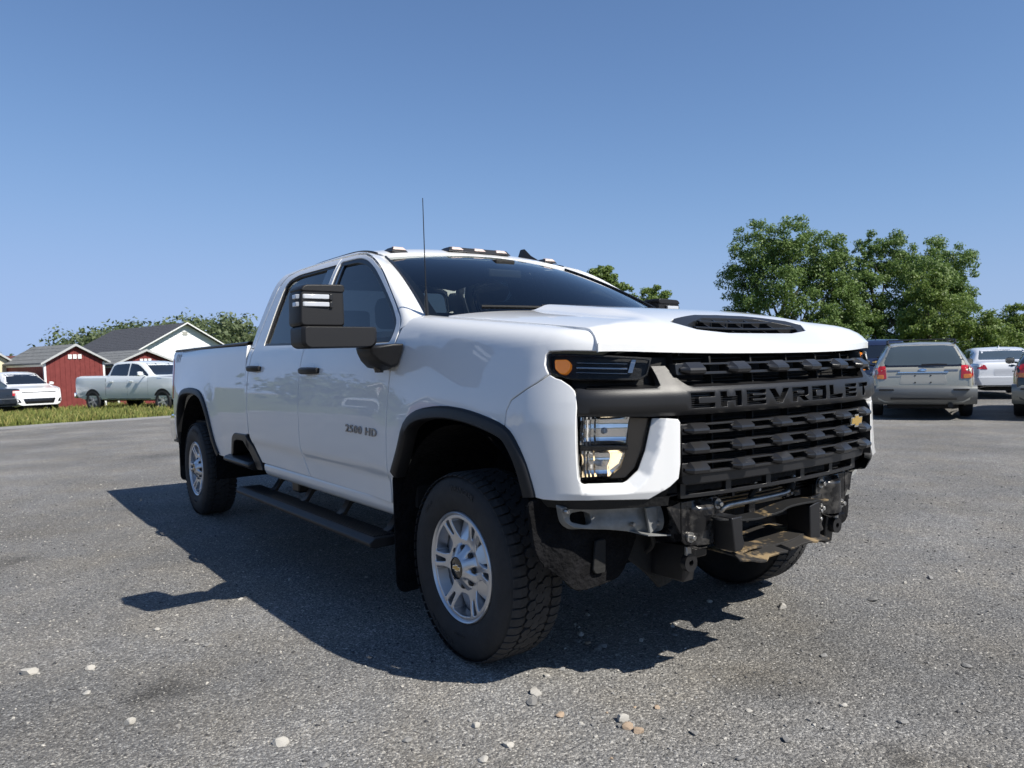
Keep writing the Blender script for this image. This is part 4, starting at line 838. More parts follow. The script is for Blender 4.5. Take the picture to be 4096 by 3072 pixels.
def wheel_truck(x, s, yo, first=None):
    """s side, yo tyre outermost |y|; parts hang on the wheel"""
    if first:
        w_ = copy_tree(first, T); w_.location = (x, s*yo, TR); w_.rotation_euler = (0, 0, 0 if s == -1 else math.pi); return w_
    # local frame: outward is -y
    rim, wd = .236, .262
    hub = MB().lathe([(.218, .024), (.212, .06), (.196, .09), (.190, .16), (.205, .235), (.20, .235), (.182, .16), (.182, .10), (.17, .075), (.17, .11), (0, .11)], n=48).build('wheel', 'alloy_dark', T)
    hub.location = (x, s*yo, TR)
    MB().lathe(tyre_profile(.232, TR, wd), n=72).build('tyre', 'rubber', hub, angle=70)
    prop(tread_mesh(TR, wd).build('tread', 'tread_rubber', hub, smooth=False, fix=True), kind='stuff')
    MB().lathe([(.228, .034), (.236, .022), (.2365, .014), (.231, .010), (.222, .016), (.219, .026)], n=64, closed=True).build('rim_lip', 'alloy', hub, angle=60)
    # face with six framed pockets and six slots
    loops = [[(.2225*math.cos(t), .2225*math.sin(t)) for t in spread(0, 2*math.pi, 97)[:-1]]]
    def pol(r, a): return (r*math.cos(a), r*math.sin(a))
    for k in range(6):
        a = math.pi/2+k*math.pi/3
        loops.append(round_poly([pol(.121, a-.22), pol(.150, a-.325), pol(.206, a-.355), pol(.210, a), pol(.206, a+.355), pol(.150, a+.325), pol(.121, a+.22)], [.01, .01, .012, .1, .012, .01, .01], 3))
        b = a+math.pi/6
        loops.append(round_poly([pol(.146, b-.040), pol(.207, b-.072), pol(.209, b), pol(.207, b+.072), pol(.146, b+.040)], .006, 2))
    def face(a, b):
        r = math.hypot(a, b); return (a, .017+.020*sm(.21, .10, r), b)
    rf = panel('rim_face', loops, face, 'alloy', hub, (0, -1, 0), step=.02, bstep=.014, r=.005, gap=0, depth=.060, flange=(0, 1, 0))
    for k in range(6):
        a = math.pi/2+k*math.pi/3
        MB().add([Vector((pol(r, a+t)[0], y, pol(r, a+t)[1])) for r, y in ((.116, .036), (.206, .080)) for t in (-.27, 0, .27)], [(0, 1, 4, 3), (1, 2, 5, 4)]).build('pocket_floor', 'alloy', hub)
    # centre cap with scalloped skirt and eight nuts
    na = 64; rings = []
    for h, rb, sc2 in ((.050, .108, .30), (.040, .104, .72), (.026, .088, .62), (.012, .066, .25), (.002, .053, 0), (-.003, .047, 0)):
        ring = []
        for i in range(na):
            t = 2*math.pi*i/na; q = max(0, math.cos(8*t))**1.5*sc2; r = rb-(rb-.048)*q; ring.append((r*math.cos(t), h, r*math.sin(t)))
        rings.append(ring)
    MB().loft(rings, caps=False).build('centre_cap', 'alloy', hub, angle=50)
    cd = MB().lathe([(.0465, .001), (.040, -.001), (0, -.001)], n=32).build('cap_disc', 'black_gloss', hub)
    bt, bq = bowtie('cap_emblem', lambda a, z, h: (a, -.001-h*.4, z), .030, hub); bq.build('cap_emblem_face', 'gold', hub)
    for k in range(8):
        t = 2*math.pi*k/8; c = (.083*math.cos(t), .02, .083*math.sin(t))
        MB().lathe([(0, .0), (.0085, .002), (.012, .008), (.012, .035)], c, n=6).build('wheel_nut', 'black_satin', hub, angle=30)
    MB().lathe([(.03, .12), (.165, .12), (.165, .135), (.03, .135)], n=32, closed=True).build('brake_disc', 'alloy_dark', hub)
    def bend(p, r0, a0): t = a0-p.x/r0; r = r0+p.y; return (r*math.cos(t), -.001-.0015*0-(p.z+.001)*.6+.001+.03*max(0, abs(r-.315)-.02)*.5, r*math.sin(t))
    for body, r0, a0, sz in (('WRANGLER', .335, R(82), .034), ('GOODYEAR', .335, R(245), .034), ('KEVLAR', .325, R(135), .022), ('LT265/70R17', .285, R(270), .016)):
        text_on('tyre_lettering', body, sz, lambda p: bend(p, r0, a0), 'letter_rubber', hub, ext=.0015)
    return hub
fw = wheel_truck(0, -1, 1.0)
wheel_truck(0, 1, 1.0, fw); rwheel = wheel_truck(-WB, -1, 1.022, fw); wheel_truck(-WB, 1, 1.022, fw)
# ------------------------------------------------------------------ ground
def terrain(x, y):
    return -.0125*min(60, max(0., -9-x)) - .0*y
def on_terrain(px, py):
    d = ray(px, py); t0 = 1.
    for i in range(400):
        t1 = t0*1.03; p = CAM_POS+d*t1
        if p.z < terrain(p.x, p.y):
            for _ in range(30):
                tm = (t0+t1)/2; p = CAM_POS+d*tm
                if p.z < terrain(p.x, p.y): t1 = tm
                else: t0 = tm
            return p
        t0 = t1
    return p
def dp(x, y): return (x*1.8517, y*1.8517)          # picture scale used while measuring
def gravel_material():
    m, t, b = nodes_of('gravel'); N = t.nodes; L = t.links
    tc = N.new('ShaderNodeTexCoord')
    def noise(sc, det=4, ro=.6):
        n = N.new('ShaderNodeTexNoise'); n.inputs['Scale'].default_value = sc; n.inputs['Detail'].default_value = det; n.inputs['Roughness'].default_value = ro; L.new(tc.outputs['Object'], n.inputs['Vector']); return n.outputs['Fac']
    def vor(sc, out='Color'):
        n = N.new('ShaderNodeTexVoronoi'); n.inputs['Scale'].default_value = sc; L.new(tc.outputs['Object'], n.inputs['Vector']); return n.outputs[out]
    def ramp(f, *st):
        r = N.new('ShaderNodeValToRGB'); r.color_ramp.interpolation = 'LINEAR'
        while len(r.color_ramp.elements) < len(st): r.color_ramp.elements.new(.5)
        for e, (p, c) in zip(r.color_ramp.elements, st): e.position = p; e.color = (*c, 1) if isinstance(c, tuple) else (c, c, c, 1)
        L.new(f, r.inputs[0]); return r.outputs[0]
    def mix(a, c, f, mode='MIX'):
        n = N.new('ShaderNodeMix'); n.data_type = 'RGBA'; n.blend_type = mode
        if isinstance(f, float): n.inputs[0].default_value = f
        else: L.new(f, n.inputs[0])
        L.new(a, n.inputs[6]); L.new(c, n.inputs[7]); return n.outputs[2]
    def bw(c): n = N.new('ShaderNodeRGBToBW'); L.new(c, n.inputs[0]); return n.outputs[0]
    grains = ramp(bw(vor(145)), (.12, (.070, .069, .068)), (.42, (.155, .152, .148)), (.70, (.255, .250, .240)), (.92, (.58, .57, .54)))
    chips = ramp(bw(vor(72)), (.15, (.095, .094, .092)), (.5, (.165, .162, .157)), (.84, (.245, .240, .230)), (.96, (.60, .585, .55)))
    fine = ramp(noise(230, 5, .85), (.33, .28), (.67, 1.80))
    col = mix(grains, chips, .36)
    col = mix(col, fine, 1.0, 'MULTIPLY')
    patch = ramp(noise(.55, 6, .6), (.30, .62), (.50, .83), (.70, 1.14)); col = mix(col, patch, 1.0, 'MULTIPLY')
    stain = ramp(noise(.9, 7, .68), (.64, 1.0), (.72, .55)); col = mix(col, stain, 1.0, 'MULTIPLY')
    warm = ramp(noise(1.7, 5, .6), (.40, (1., 1., 1.)), (.72, (1.10, 1.04, .94))); col = mix(col, warm, 1.0, 'MULTIPLY')
    big = ramp(noise(.22, 5, .62), (.33, .86), (.5, 1.0), (.68, 1.16)); col = mix(col, big, 1.0, 'MULTIPLY')
    wob = N.new('ShaderNodeTexNoise'); wob.inputs['Scale'].default_value = 7; wob.inputs['Detail'].default_value = 6; L.new(tc.outputs['Object'], wob.inputs['Vector'])
    for (cx, cy, rad, dk) in SPOTS:      # oil drips and damp marks
        vd = N.new('ShaderNodeVectorMath'); vd.operation = 'DISTANCE'; L.new(tc.outputs['Object'], vd.inputs[0]); vd.inputs[1].default_value = (cx, cy, 0)
        ma = N.new('ShaderNodeMath'); ma.operation = 'MULTIPLY_ADD'; L.new(wob.outputs['Fac'], ma.inputs[0]); ma.inputs[1].default_value = rad*1.6; L.new(vd.outputs['Value'], ma.inputs[2])
        col = mix(col, ramp(ma.outputs[0], (rad*.9, dk), (rad*1.9, 1.0)), 1.0, 'MULTIPLY')
    L.new(col, b.inputs['Base Color']); b.inputs['Roughness'].default_value = .88; b.inputs['Specular IOR Level'].default_value = .35
    h1 = bw(vor(145, 'Distance')); h2 = bw(vor(72, 'Distance')); ad = N.new('ShaderNodeMath'); ad.operation = 'MULTIPLY_ADD'; L.new(h2, ad.inputs[0]); ad.inputs[1].default_value = 1.8; L.new(h1, ad.inputs[2])
    a2 = N.new('ShaderNodeMath'); a2.operation = 'MULTIPLY_ADD'; L.new(noise(330, 3), a2.inputs[0]); a2.inputs[1].default_value = -.9; L.new(ad.outputs[0], a2.inputs[2])
    bp = N.new('ShaderNodeBump'); bp.inputs['Strength'].default_value = .7; bp.inputs['Distance'].default_value = .006; bp.invert = True
    L.new(a2.outputs[0], bp.inputs['Height']); L.new(bp.outputs['Normal'], b.inputs['Normal'])
    return m
SPOTS = [(on_ground(*dp(x, y)).x, on_ground(*dp(x, y)).y, r_, d_) for x, y, r_, d_ in ((358, 1492, .15, .45), (20, 1212, .22, .6), (1640, 1470, .22, .72), (330, 985, .6, .75), (1900, 1100, .5, .8))]
gravel_material()
mat('turf', (.10, .115, .028), .95, bump=.6, bscale=9, var=.45, vscale=.9)
gx = [-900, -300, -140, -69, -60]+spread(-50, -9, 22)+[-8.9]+spread(-8, 12, 11)+[40, 120, 400, 900]
gy = [-900, -300, -100, -40]+spread(-20, 30, 11)+[60, 140, 400, 900]
prop(MB().grid(lambda x, y: (x, y, terrain(x, y)), gx, gy).build('gravel_lot', 'gravel', None, angle=80), kind='structure')
# grass beyond the gravel edge on the left, and under the trees
E0, E1 = on_terrain(-60, 1712), on_terrain(700, 1662)
ed = (E1-E0); ed.z = 0; ed.normalize(); en = Vector((-ed.y, ed.x, 0))
if en.x > 0: en = -en
rr = random.Random(5)
edge_pts = [E0+ed*t+en*rr.uniform(-.22, .22) for t in spread(-70, 45, 230)]
def gz(p, o=.004): return (p.x, p.y, terrain(p.x, p.y)+o)
rows = [0, .8, 2, 4, 8, 14, 22, 32, 44, 60, 120, 400]
prop(MB().add([gz(p+en*d, .012) for d in rows for p in edge_pts], [(i*230+j, i*230+j+1, (i+1)*230+j+1, (i+1)*230+j) for i in range(len(rows)-1) for j in range(229)]).build('grass_field', 'turf', None), kind='structure')
prop(MB().add([gz(p+en*(d+rr.uniform(-.12, .12)), .006) for d in (-1.4, -.5, .35) for p in edge_pts], [(i*230+j, i*230+j+1, (i+1)*230+j+1, (i+1)*230+j) for i in range(2) for j in range(229)]).build('stone_edging', mat('pale_gravel', (.26, .255, .245), .9, bump=.8, bscale=40, var=.5, vscale=30), None), kind='structure')
rq = random.Random(9)
fx_ = spread(-60, 90, 60); prop(MB().grid(lambda i, d: (fx_[i], 30+d+(rq.uniform(-.5, .5) if d == 0 else 0), terrain(fx_[i], 0)+.012), range(60), (0, 8, 30, 120, 400)).build('grass_field', 'turf', None), kind='structure')
# grass blades
m, t_, b_ = nodes_of('grass_blade'); b_.inputs['Roughness'].default_value = .7
at = t_.nodes.new('ShaderNodeAttribute'); at.attribute_name = 'tone'; rp = t_.nodes.new('ShaderNodeValToRGB')
rp.color_ramp.elements[0].color = (.055, .085, .015, 1); rp.color_ramp.elements[1].color = (.34, .29, .10, 1); e_ = rp.color_ramp.elements.new(.55); e_.color = (.15, .175, .035, 1)
t_.links.new(at.outputs['Fac'], rp.inputs[0]); t_.links.new(rp.outputs[0], b_.inputs['Base Color'])
def blades(name, spots, seed, kind='stuff'):
    r = random.Random(seed); vs = []; fs = []; tone = []
    for (x, y, h, wd) in spots:
        z = terrain(x, y); a = r.uniform(0, 6.28); c, s = math.cos(a)*wd, math.sin(a)*wd; l = h*r.uniform(.1, .6); a2 = r.uniform(0, 6.28); q = len(vs)
        vs += [(x-c, y-s, z), (x+c, y+s, z), (x+c*.5+l*.4*math.cos(a2), y+s*.5+l*.4*math.sin(a2), z+h*.65), (x+l*math.cos(a2), y+l*math.sin(a2), z+h)]; fs += [(q, q+1, q+2), (q, q+2, q+3)]
        tn = min(1, max(0, r.gauss(.52, .24))); tone += [tn*.8, tn*.8, tn, min(1, tn+.1)]
    me = bpy.data.meshes.new(name); me.from_pydata(vs, [], fs); me.update(); A = me.attributes.new('tone', 'FLOAT', 'POINT'); A.data.foreach_set('value', tone)
    return prop(link(name, me, 'grass_blade'), kind=kind)
rg = random.Random(11); spots = []
for i in range(42000):
    q = E0+ed*rg.uniform(-3, 9)+en*(rg.random()**1.6*16+.05)
    cl = .5+.5*math.sin(q.x*2.1+1.3*math.sin(q.y*1.7))*math.sin(q.y*2.9)
    spots.append((q.x, q.y, rg.uniform(.07, .20)*(.6+1.1*cl), rg.uniform(.008, .02)))
blades('meadow_grass', spots, 3)
# crumbs of stone that lie loose on the gravel
def stone_mesh(r, seed, flat=.6):
    q = random.Random(seed); bm = bmesh.new(); bmesh.ops.create_icosphere(bm, subdivisions=2, radius=r)
    ax = Vector((q.uniform(.8, 1.35), q.uniform(.7, 1.1), flat*q.uniform(.8, 1.15)))
    pl = [(Vector((q.gauss(0, 1), q.gauss(0, 1), q.gauss(0, 1))).normalized(), q.uniform(.45, .75)*r) for _ in range(9)]
    for v in bm.verts:
        for n, d in pl:
            k = v.co.dot(n)
            if k > d: v.co -= n*(k-d)
        v.co = Vector((v.co.x*ax.x, v.co.y*ax.y, v.co.z*ax.z))
    me = bpy.data.meshes.new('stone'); bm.to_mesh(me); bm.free(); me.shade_smooth(); me.set_sharp_from_angle(angle=R(22)); return me
mat('stone_pale', (.42, .40, .36), .85, bump=.3, bscale=60, var=.25, vscale=30)
mat('stone_tan', (.36, .27, .19), .85, bump=.3, bscale=60, var=.25, vscale=30)
mat('stone_grey', (.22, .215, .205), .85, bump=.3, bscale=60, var=.3, vscale=30)
STONES = [(1157, 1497, 11, 0), (1150, 1520, 10, 2), (1210, 1547, 8, 1), (1345, 1557, 12, 0), (1357, 1573, 9, 1), (1379, 1582, 9, 1), (1343, 1571, 6, 2), (1028, 1570, 8, 0), (1097, 1611, 9, 0), (1045, 1645, 9, 0), (606, 1608, 11, 0), (281, 1563, 9, 0), (62, 1455, 11, 0), (188, 1500, 6, 0), (195, 1445, 6, 0), (1690, 1313, 8, 0), (1532, 1300, 6, 0), (1620, 1537, 5, 0), (1255, 1372, 6, 0), (1300, 1396, 7, 2), (1247, 1386, 7, 2), (1292, 1403, 7, 2), (1270, 1390, 5, 1), (1385, 1385, 5, 0), (1456, 1372, 5, 2), (1700, 1600, 8, 2), (1885, 1298, 7, 2), (1780, 1418, 6, 2), (1950, 1560, 7, 2), (1500, 1585, 7, 2), (760, 1560, 6, 2), (450, 1395, 6, 2), (880, 1600, 7, 2), (340, 1360, 5, 0), (1822, 1525, 5, 0), (2090, 1440, 6, 2), (520, 1295, 4, 0), (1180, 1460, 6, 0), (1215, 1447, 5, 2), (1420, 1530, 5, 1), (700, 1655, 7, 2), (1600, 1640, 7, 2), (2010, 1250, 5, 2), (1270, 1330, 5, 0), (1350, 1345, 4, 2)]
rs_ = random.Random(77)
STONES += [(rs_.gauss(1300, 120), rs_.uniform(1345, 1640), rs_.uniform(2.2, 4.2), rs_.choice((0, 0, 1, 2, 2))) for _ in range(34)]+[(rs_.uniform(60, 2150), rs_.uniform(1180, 1640), rs_.uniform(2., 3.8), rs_.choice((0, 2, 2))) for _ in range(46)]
sm_ = [[stone_mesh(1., 10+k*7+j) for j in range(4)] for k in range(3)]
for k in range(3):
    for q in sm_[k]: q.materials.append(MATS[('stone_pale', 'stone_tan', 'stone_grey')[k]])
LBL = ('pale cream pebble lying loose on the gravel lot', 'tan brown pebble lying loose on the gravel lot', 'dark grey stone lying loose on the gravel lot')
for i, (x, y, rd, k) in enumerate(STONES):
    p = on_terrain(*dp(x, y)); dist = (p-CAM_POS).length; r_ = rd*1.45*1.8517*dist/FPX
    o = bpy.data.objects.new('pebble' if k < 2 else 'stone', sm_[k][i % 4]); COL.objects.link(o); o.scale = (r_,)*3; o.location = (p.x, p.y, r_*.22); o.rotation_euler = (0, 0, i*1.7)
    prop(o, LBL[k], 'stone', ('cream pebbles', 'tan pebbles', 'grey stones')[k]+' strewn on the gravel')
def crumbs(name, n, seed, rmin, rmax, m, reach):
    r = random.Random(seed); vs = []; fs = []
    base = [Vector(v) for v in ((1, 0, 0), (-1, 0, 0), (0, 1, 0), (0, -1, 0), (0, 0, 1), (0, 0, -1))]; F8 = [(0, 2, 4), (2, 1, 4), (1, 3, 4), (3, 0, 4), (2, 0, 5), (1, 2, 5), (3, 1, 5), (0, 3, 5)]
    while n:
        d = reach*r.random()**.75+1.2; a = YAW+r.uniform(-.66, .66); x, y = CAM_POS.x+d*math.cos(a), CAM_POS.y+d*math.sin(a)
        s = rmin*(rmax/rmin)**(r.random()**2.2); rot = Matrix.Rotation(r.uniform(0, 6.28), 3, 'Z') @ Matrix.Rotation(r.uniform(-.5, .5), 3, 'X')
        q = len(vs); sc3 = (s*r.uniform(.7, 1.4), s*r.uniform(.6, 1.1), s*r.uniform(.4, .8))
        vs += [tuple(rot @ Vector((v.x*sc3[0], v.y*sc3[1], v.z*sc3[2]))*r.uniform(.8, 1.15)+Vector((x, y, terrain(x, y)+s*.22))) for v in base]; fs += [tuple(q+i for i in f) for f in F8]; n -= 1
    me = bpy.data.meshes.new(name); me.from_pydata(vs, [], fs); me.update(); return prop(link(name, me, m), kind='stuff')
crumbs('gravel_chips', 22000, 1, .0026, .010, 'stone_grey', 9.); crumbs('gravel_chips', 7500, 2, .0026, .009, 'stone_pale', 9.); crumbs('gravel_chips', 6500, 4, .0025, .010, mat('stone_dark', (.05, .05, .052), .9), 9.)
# ------------------------------------------------------------------ parked vehicles in the background
mat('car_beige', (.40, .385, .315), .30, metal=.35, coat=1.); mat('car_lower', (.15, .155, .15), .45, metal=.3, coat=.5); mat('car_white', (.74, .75, .76), .35, coat=1.)
mat('car_navy', (.012, .020, .055), .30, coat=1.); mat('car_silver', (.72, .76, .77), .28, metal=.1, coat=1.); mat('car_green', (.035, .040, .036), .3, metal=.3, coat=1.); mat('car_green2', (.22, .225, .20), .35, metal=.3, coat=.8)
mat('car_dark', (.010, .013, .018), .25, coat=1.); mat('window_dark', (.010, .012, .014), .06, coat=1., spec=.8); mat('window_soft', (.05, .065, .07), .08, coat=1., spec=.8)
mat('red_lamp', (.42, .012, .012), .15, coat=1.); mat('orange_lamp', (.62, .19, .02), .15, coat=1.); mat('plate_recess', (.36, .36, .33), .5)
class Car:
    def __init__(s, name, top, W, belt, bot, label, cat, paint, lower=None, roof_w=.74, xs=None, group=None, end=.12, sill=None):
        s.top, s.W, s.belt, s.bot, s.roof_w, s.end = top, W, belt, bot, roof_w, end
        s.root = root(name, label=label, cat=cat, group=group)
        x0, x1 = top[0][0], top[-1][0]; n = 70; xx = sorted(set(spread(x0, x1, n)+[t[0] for t in top]))
        rings = [s.section(x) for x in xx]
        mb = MB().loft(rings, closed=False); k = len(rings[0]); mb.f += [tuple(range(k))[::-1], tuple(len(mb.v)-k+i for i in range(k))]
        s.tree = BVHTree.FromPolygons([tuple(v) for v in mb.v], mb.f); s.body = mb.build('body', paint, s.root, angle=42)
    def section(s, x):
        T = interp(x, s.top); x0, x1 = s.top[0][0], s.top[-1][0]; e = min(x-x0, x1-x)
        W = s.W/2*(1-s.end*max(0, 1-e/.75)**2.4); zb = s.bot+.10*max(0, 1-e/.5); b = min(interp(x, s.belt) if isinstance(s.belt, list) else s.belt, T-.015)
        c = min(1, max(0, (T-b)/.40)); wr = W*(.93+(s.roof_w-.93)*c)
        half = [(W*.80, zb), (W*.95, zb+.05), (W*.985, zb+.16), (W*1.0, zb+(b-zb)*.55), (W*.995, zb+(b-zb)*.80), (W*.97, b-.02*c), (W*.945, b+.01*c), (W*.945+(wr-W*.945)*.5, b+(T-b)*.5), (wr+.01, T-.055-.03*c), (wr-.05, T-.018), (wr-.16, T-.004)]
        return [(x, y, z) for y, z in half]+[(x, 0, T+.012*c)]+[(x, -y, z) for y, z in half[::-1]]
    def pos(s, view, off):
        d = {'L': (0, -1, 0), 'R': (0, 1, 0), 'rear': (1, 0, 0), 'front': (-1, 0, 0), 'top': (0, 0, -1)}[view]; D = Vector(d)
        def f(u, v):
            o = Vector((u, 0, v)) if view in 'LR' else Vector((0, u, v)) if view != 'top' else Vector((u, v, 0))
            h, n, i, t = s.tree.ray_cast(o-D*8, D)
            if h is None:
                h, n, i, t = s.tree.find_nearest(o-D*1.0)
            return h-D*off
        return f, -D
    def patch(s, name, poly, view, m, off=.004, depth=.02, parent=None, step=.06, rnd=.02, r=.003, holes=()):
        f, h = s.pos(view, off); return panel(name, [round_poly(poly, rnd, 3)]+[round_poly(q, rnd*.7, 3) for q in holes] if holes else round_poly(poly, rnd, 3), f, m, parent or s.root, h, step=step, bstep=step, r=r, gap=0, depth=depth)
    def sides(s, name, poly, m, **k):
        for v in 'LR': s.patch(name, poly, v, m, **k)
    def both(s, name, poly, view, m, **k):
        for q in (1, -1): s.patch(name, [(y*q, z) for y, z in poly][::q], view, m, **k)
    def wheels(s, xs, r, spokes=5, w_=.21, rimc='alloy', inset=.0, arch=None):
        for x in xs:
            for q in (-1, 1):
                yo = q*(s.W/2-.005-inset)
                s.patch('wheel_arch', [(x+(r+.055)*math.cos(t), r+(r+.055)*math.sin(t)) for t in spread(-.35, math.pi+.35, 25)], 'L' if q > 0 else 'R', arch or 'black_dull', off=.001, depth=.05, rnd=.0, step=.09)
                wl = MB().lathe([(rim_, -q*d) for rim_, d in tyre_profile(r*.64, r, w_)], (0, 0, 0), n=36).build('wheel', 'rubber', s.root, angle=60); wl.location = (x, yo+q*.006, r)
                MB().lathe([(0, -q*.05), (r*.60, -q*.05), (r*.66, -q*.018), (r*.645, -q*.012), (r*.62, -q*.02)], n=36).build('rim', rimc if rimc != 'alloy' else 'alloy_dark', wl)
                for k in range(spokes):
                    a = 2*math.pi*k/spokes+.3; c, e = math.cos(a), math.sin(a); hw = .035
                    MB().add([(c*ra-e*hb, -q*y, e*ra+c*hb) for ra, hb, y in ((.05, -hw, .022), (.05, hw, .022), (r*.63, hw*.75, .018), (r*.63, -hw*.75, .018), (.05, -hw, .05), (.05, hw, .05), (r*.63, hw*.75, .05), (r*.63, -hw*.75, .05))], [(0, 1, 2, 3), (0, 3, 7, 4), (1, 5, 6, 2), (4, 7, 6, 5)]).build('spoke', rimc, wl)
                MB().lathe([(.0, -q*.014), (.05, -q*.016), (.06, -q*.05)], n=16).build('hub_cap', rimc, wl)
    def mirrors(s, x, z, m, w_=.20, h=.14):
        for q in (-1, 1):
            y = q*s.W/2; o = MB().loft([[(x+a*.09, y+q*(.03+b*w_)-q*.03, z+c) for a, b, c in ((-.5, .25, -h*.4), (.5, .25, -h*.35), (.5, .25, h*.4), (-.5, .25, h*.5))], [(x+a*.11, y+q*(.03+b*w_)-q*.03, z+c) for a, b, c in ((-.6, .8, -h*.5), (.5, .8, -h*.4), (.5, .8, h*.45), (-.6, .8, h*.55))], [(x+a*.08, y+q*(.03+b*w_)-q*.03, z+c) for a, b, c in ((-.6, 1.1, -h*.3), (.3, 1.1, -h*.25), (.3, 1.1, h*.3), (-.6, 1.1, h*.35))]]).build('door_mirror', m, s.root, bevel=.02, seg=3)
            MB().grid(lambda a, b: (x-.068, y+q*(.06+a*w_*.75), z-h*.35+b*h*.75), (0, 1), (0, 1)).build('mirror_glass', 'chrome', o)
            MB().tube([(x, y-q*.08, z-h*.45), (x, y+q*.05, z-h*.25)], .022, 8).build('mirror_stalk', m, o)
    def place(s, p, heading):
        s.root.location = p; s.root.rotation_euler = (0, 0, heading); return s
def seam(c, pts, w_=.006, view=('L', 'R')):
    for v in view:
        for a, b in zip(pts, pts[1:]):
            d = Vector((b[0]-a[0], b[1]-a[1])).normalized(); n = Vector((-d.y, d.x))*w_/2
            c.patch('door_seam', [(a[0]+n.x, a[1]+n.y), (b[0]+n.x, b[1]+n.y), (b[0]-n.x, b[1]-n.y), (a[0]-n.x, a[1]-n.y)], v, 'black_dull', off=.0012, depth=.002, rnd=0, r=.0005, step=.12)
# ---- beige estate car, seen from behind
def estate(name, label, paint, lower, bumper_m):
    c = Car(name, [(-2.40, .50), (-2.39, .74), (-2.36, .97), (-2.30, 1.02), (-1.98, 1.33), (-1.80, 1.43), (-1.5, 1.475), (-.6, 1.50), (.15, 1.47), (.55, 1.38), (1.2, 1.05), (1.45, .99), (2.05, .88), (2.30, .76), (2.38, .55)], 1.77, .98, .24, label, 'car', paint, roof_w=.70, end=.10)
    c.patch('rear_window', [(-.60, 1.04), (.60, 1.04), (.66, 1.08), (.545, 1.38), (.40, 1.415), (-.40, 1.415), (-.545, 1.38), (-.66, 1.08)], 'rear', 'window_soft', rnd=.05, off=.006)
    c.patch('window_surround', [(-.72, 1.005), (.72, 1.005), (.72, 1.05), (.585, 1.40), (.40, 1.44), (-.40, 1.44), (-.585, 1.40), (-.72, 1.05)], 'rear', 'black_gloss', rnd=.04, off=.003, holes=[[(-.58, 1.06), (.58, 1.06), (.63, 1.09), (.53, 1.375), (.39, 1.40), (-.39, 1.40), (-.53, 1.375), (-.63, 1.09)]])
    c.sides('side_window', [(-2.02, 1.06), (-1.72, 1.37), (-1.35, 1.40), (-1.28, 1.03)], 'window_soft', off=.004, rnd=.03)
    c.sides('side_window', [(-1.22, 1.03), (-1.28, 1.40), (-.42, 1.42), (-.38, 1.02)], 'window_soft', off=.004, rnd=.03)
    c.sides('side_window', [(-.32, 1.02), (-.36, 1.42), (.20, 1.40), (.62, 1.25), (.98, 1.03)], 'window_soft', off=.004, rnd=.03)
    c.patch('windscreen', [(-.62, 1.06), (.62, 1.06), (.50, 1.40), (-.50, 1.40)], 'front', 'window_dark', rnd=.04)
    for q in (1, -1):
        tl = c.patch('tail_light', [(q*.615, .78), (q*.86, .79), (q*.90, .86), (q*.885, .97), (q*.80, 1.03), (q*.63, 1.035)][::q], 'rear', 'red_lamp', rnd=.03, off=.010, depth=.03)
        c.patch('indicator', [(q*.66, .785), (q*.84, .795), (q*.86, .865), (q*.66, .865)][::q], 'rear', 'orange_lamp', rnd=.02, off=.014, depth=.01, parent=tl)
        c.patch('tail_light_side', [(-2.40, .80), (-2.18, .86), (-2.17, .97), (-2.33, 1.02), (-2.40, .98)], 'L' if q > 0 else 'R', 'red_lamp', rnd=.02, off=.008, depth=.02, parent=tl)
    c.patch('plate_recess', [(-.40, .68), (.40, .68), (.36, .60+.28), (-.36, .88)], 'rear', 'plate_recess', rnd=.04, off=.002, depth=.004)
    c.patch('tailgate_trim', [(-.42, .895), (.42, .895), (.42, .915), (-.42, .915)], 'rear', 'chrome', rnd=.004, off=.012, depth=.01)
    for y in (-.13, .13):
        for z in (.715, .845): c.patch('plate_screw', [(y-.012, z-.012), (y+.012, z-.012), (y+.012, z+.012), (y-.012, z+.012)], 'rear', 'black_dull', rnd=.006, off=.006, step=.02, r=.001)
    c.patch('badge', [(-.065, .945), (0, .925), (.065, .945), (.065, .965), (0, .985), (-.065, .965)], 'rear', 'chrome', rnd=.02, off=.010, step=.03, depth=.008)
    for y0, wd in ((-.56, .20), (.40, .20)): c.patch('name_badge', [(y0-.02, .925), (y0+wd, .925), (y0+wd, .955), (y0-.02, .955)], 'rear', 'badge_grey', rnd=.004, off=.005, step=.04, depth=.004)
    c.patch('lower_badge', [(.36, .82), (.58, .82), (.58, .835), (.36, .835)], 'rear', 'badge_grey', rnd=.003, off=.004, step=.04, depth=.003)
    # rear bumper, lower cladding
    bp_ = [[(-2.42+.10*(abs(y)/.88)**3+dx, y, z) for dx, z in ((.06, .66), (-.03, .645), (-.06, .58), (-.055, .46), (-.02, .36), (.06, .30))] for y in spread(-.885, .885, 19)]
    b = MB().loft(bp_, closed=False).build('rear_bumper', bumper_m, c.root, angle=60)
    for q in (1, -1): MB().box((-2.47, q*.62-.13, .565), (-2.40, q*.62+.13, .595)).build('reflector', 'black_gloss', b, bevel=.006)
    MB().box((-2.47, -.55, .395), (-2.38, .55, .43)).build('bumper_lip', 'black_dull', b, bevel=.01)
    c.sides('lower_cladding', [(-2.30, .30), (-2.30, .56), (2.2, .50), (2.2, .28)], lower, rnd=.03, off=.012, depth=.02, step=.12)
    for q in (1, -1):
        rl = MB().tube([(-1.72, q*.585, 1.455), (-1.62, q*.585, 1.512), (-.2, q*.585, 1.545), (.20, q*.575, 1.51), (.26, q*.57, 1.46)], .018, 8).build('roof_rail', 'black_satin', c.root)
        for x in (-1.62, .12): MB().box((x-.05, q*.585-.02, 1.44), (x+.05, q*.585+.02, 1.52)).build('rail_foot', 'black_satin', rl, bevel=.01)
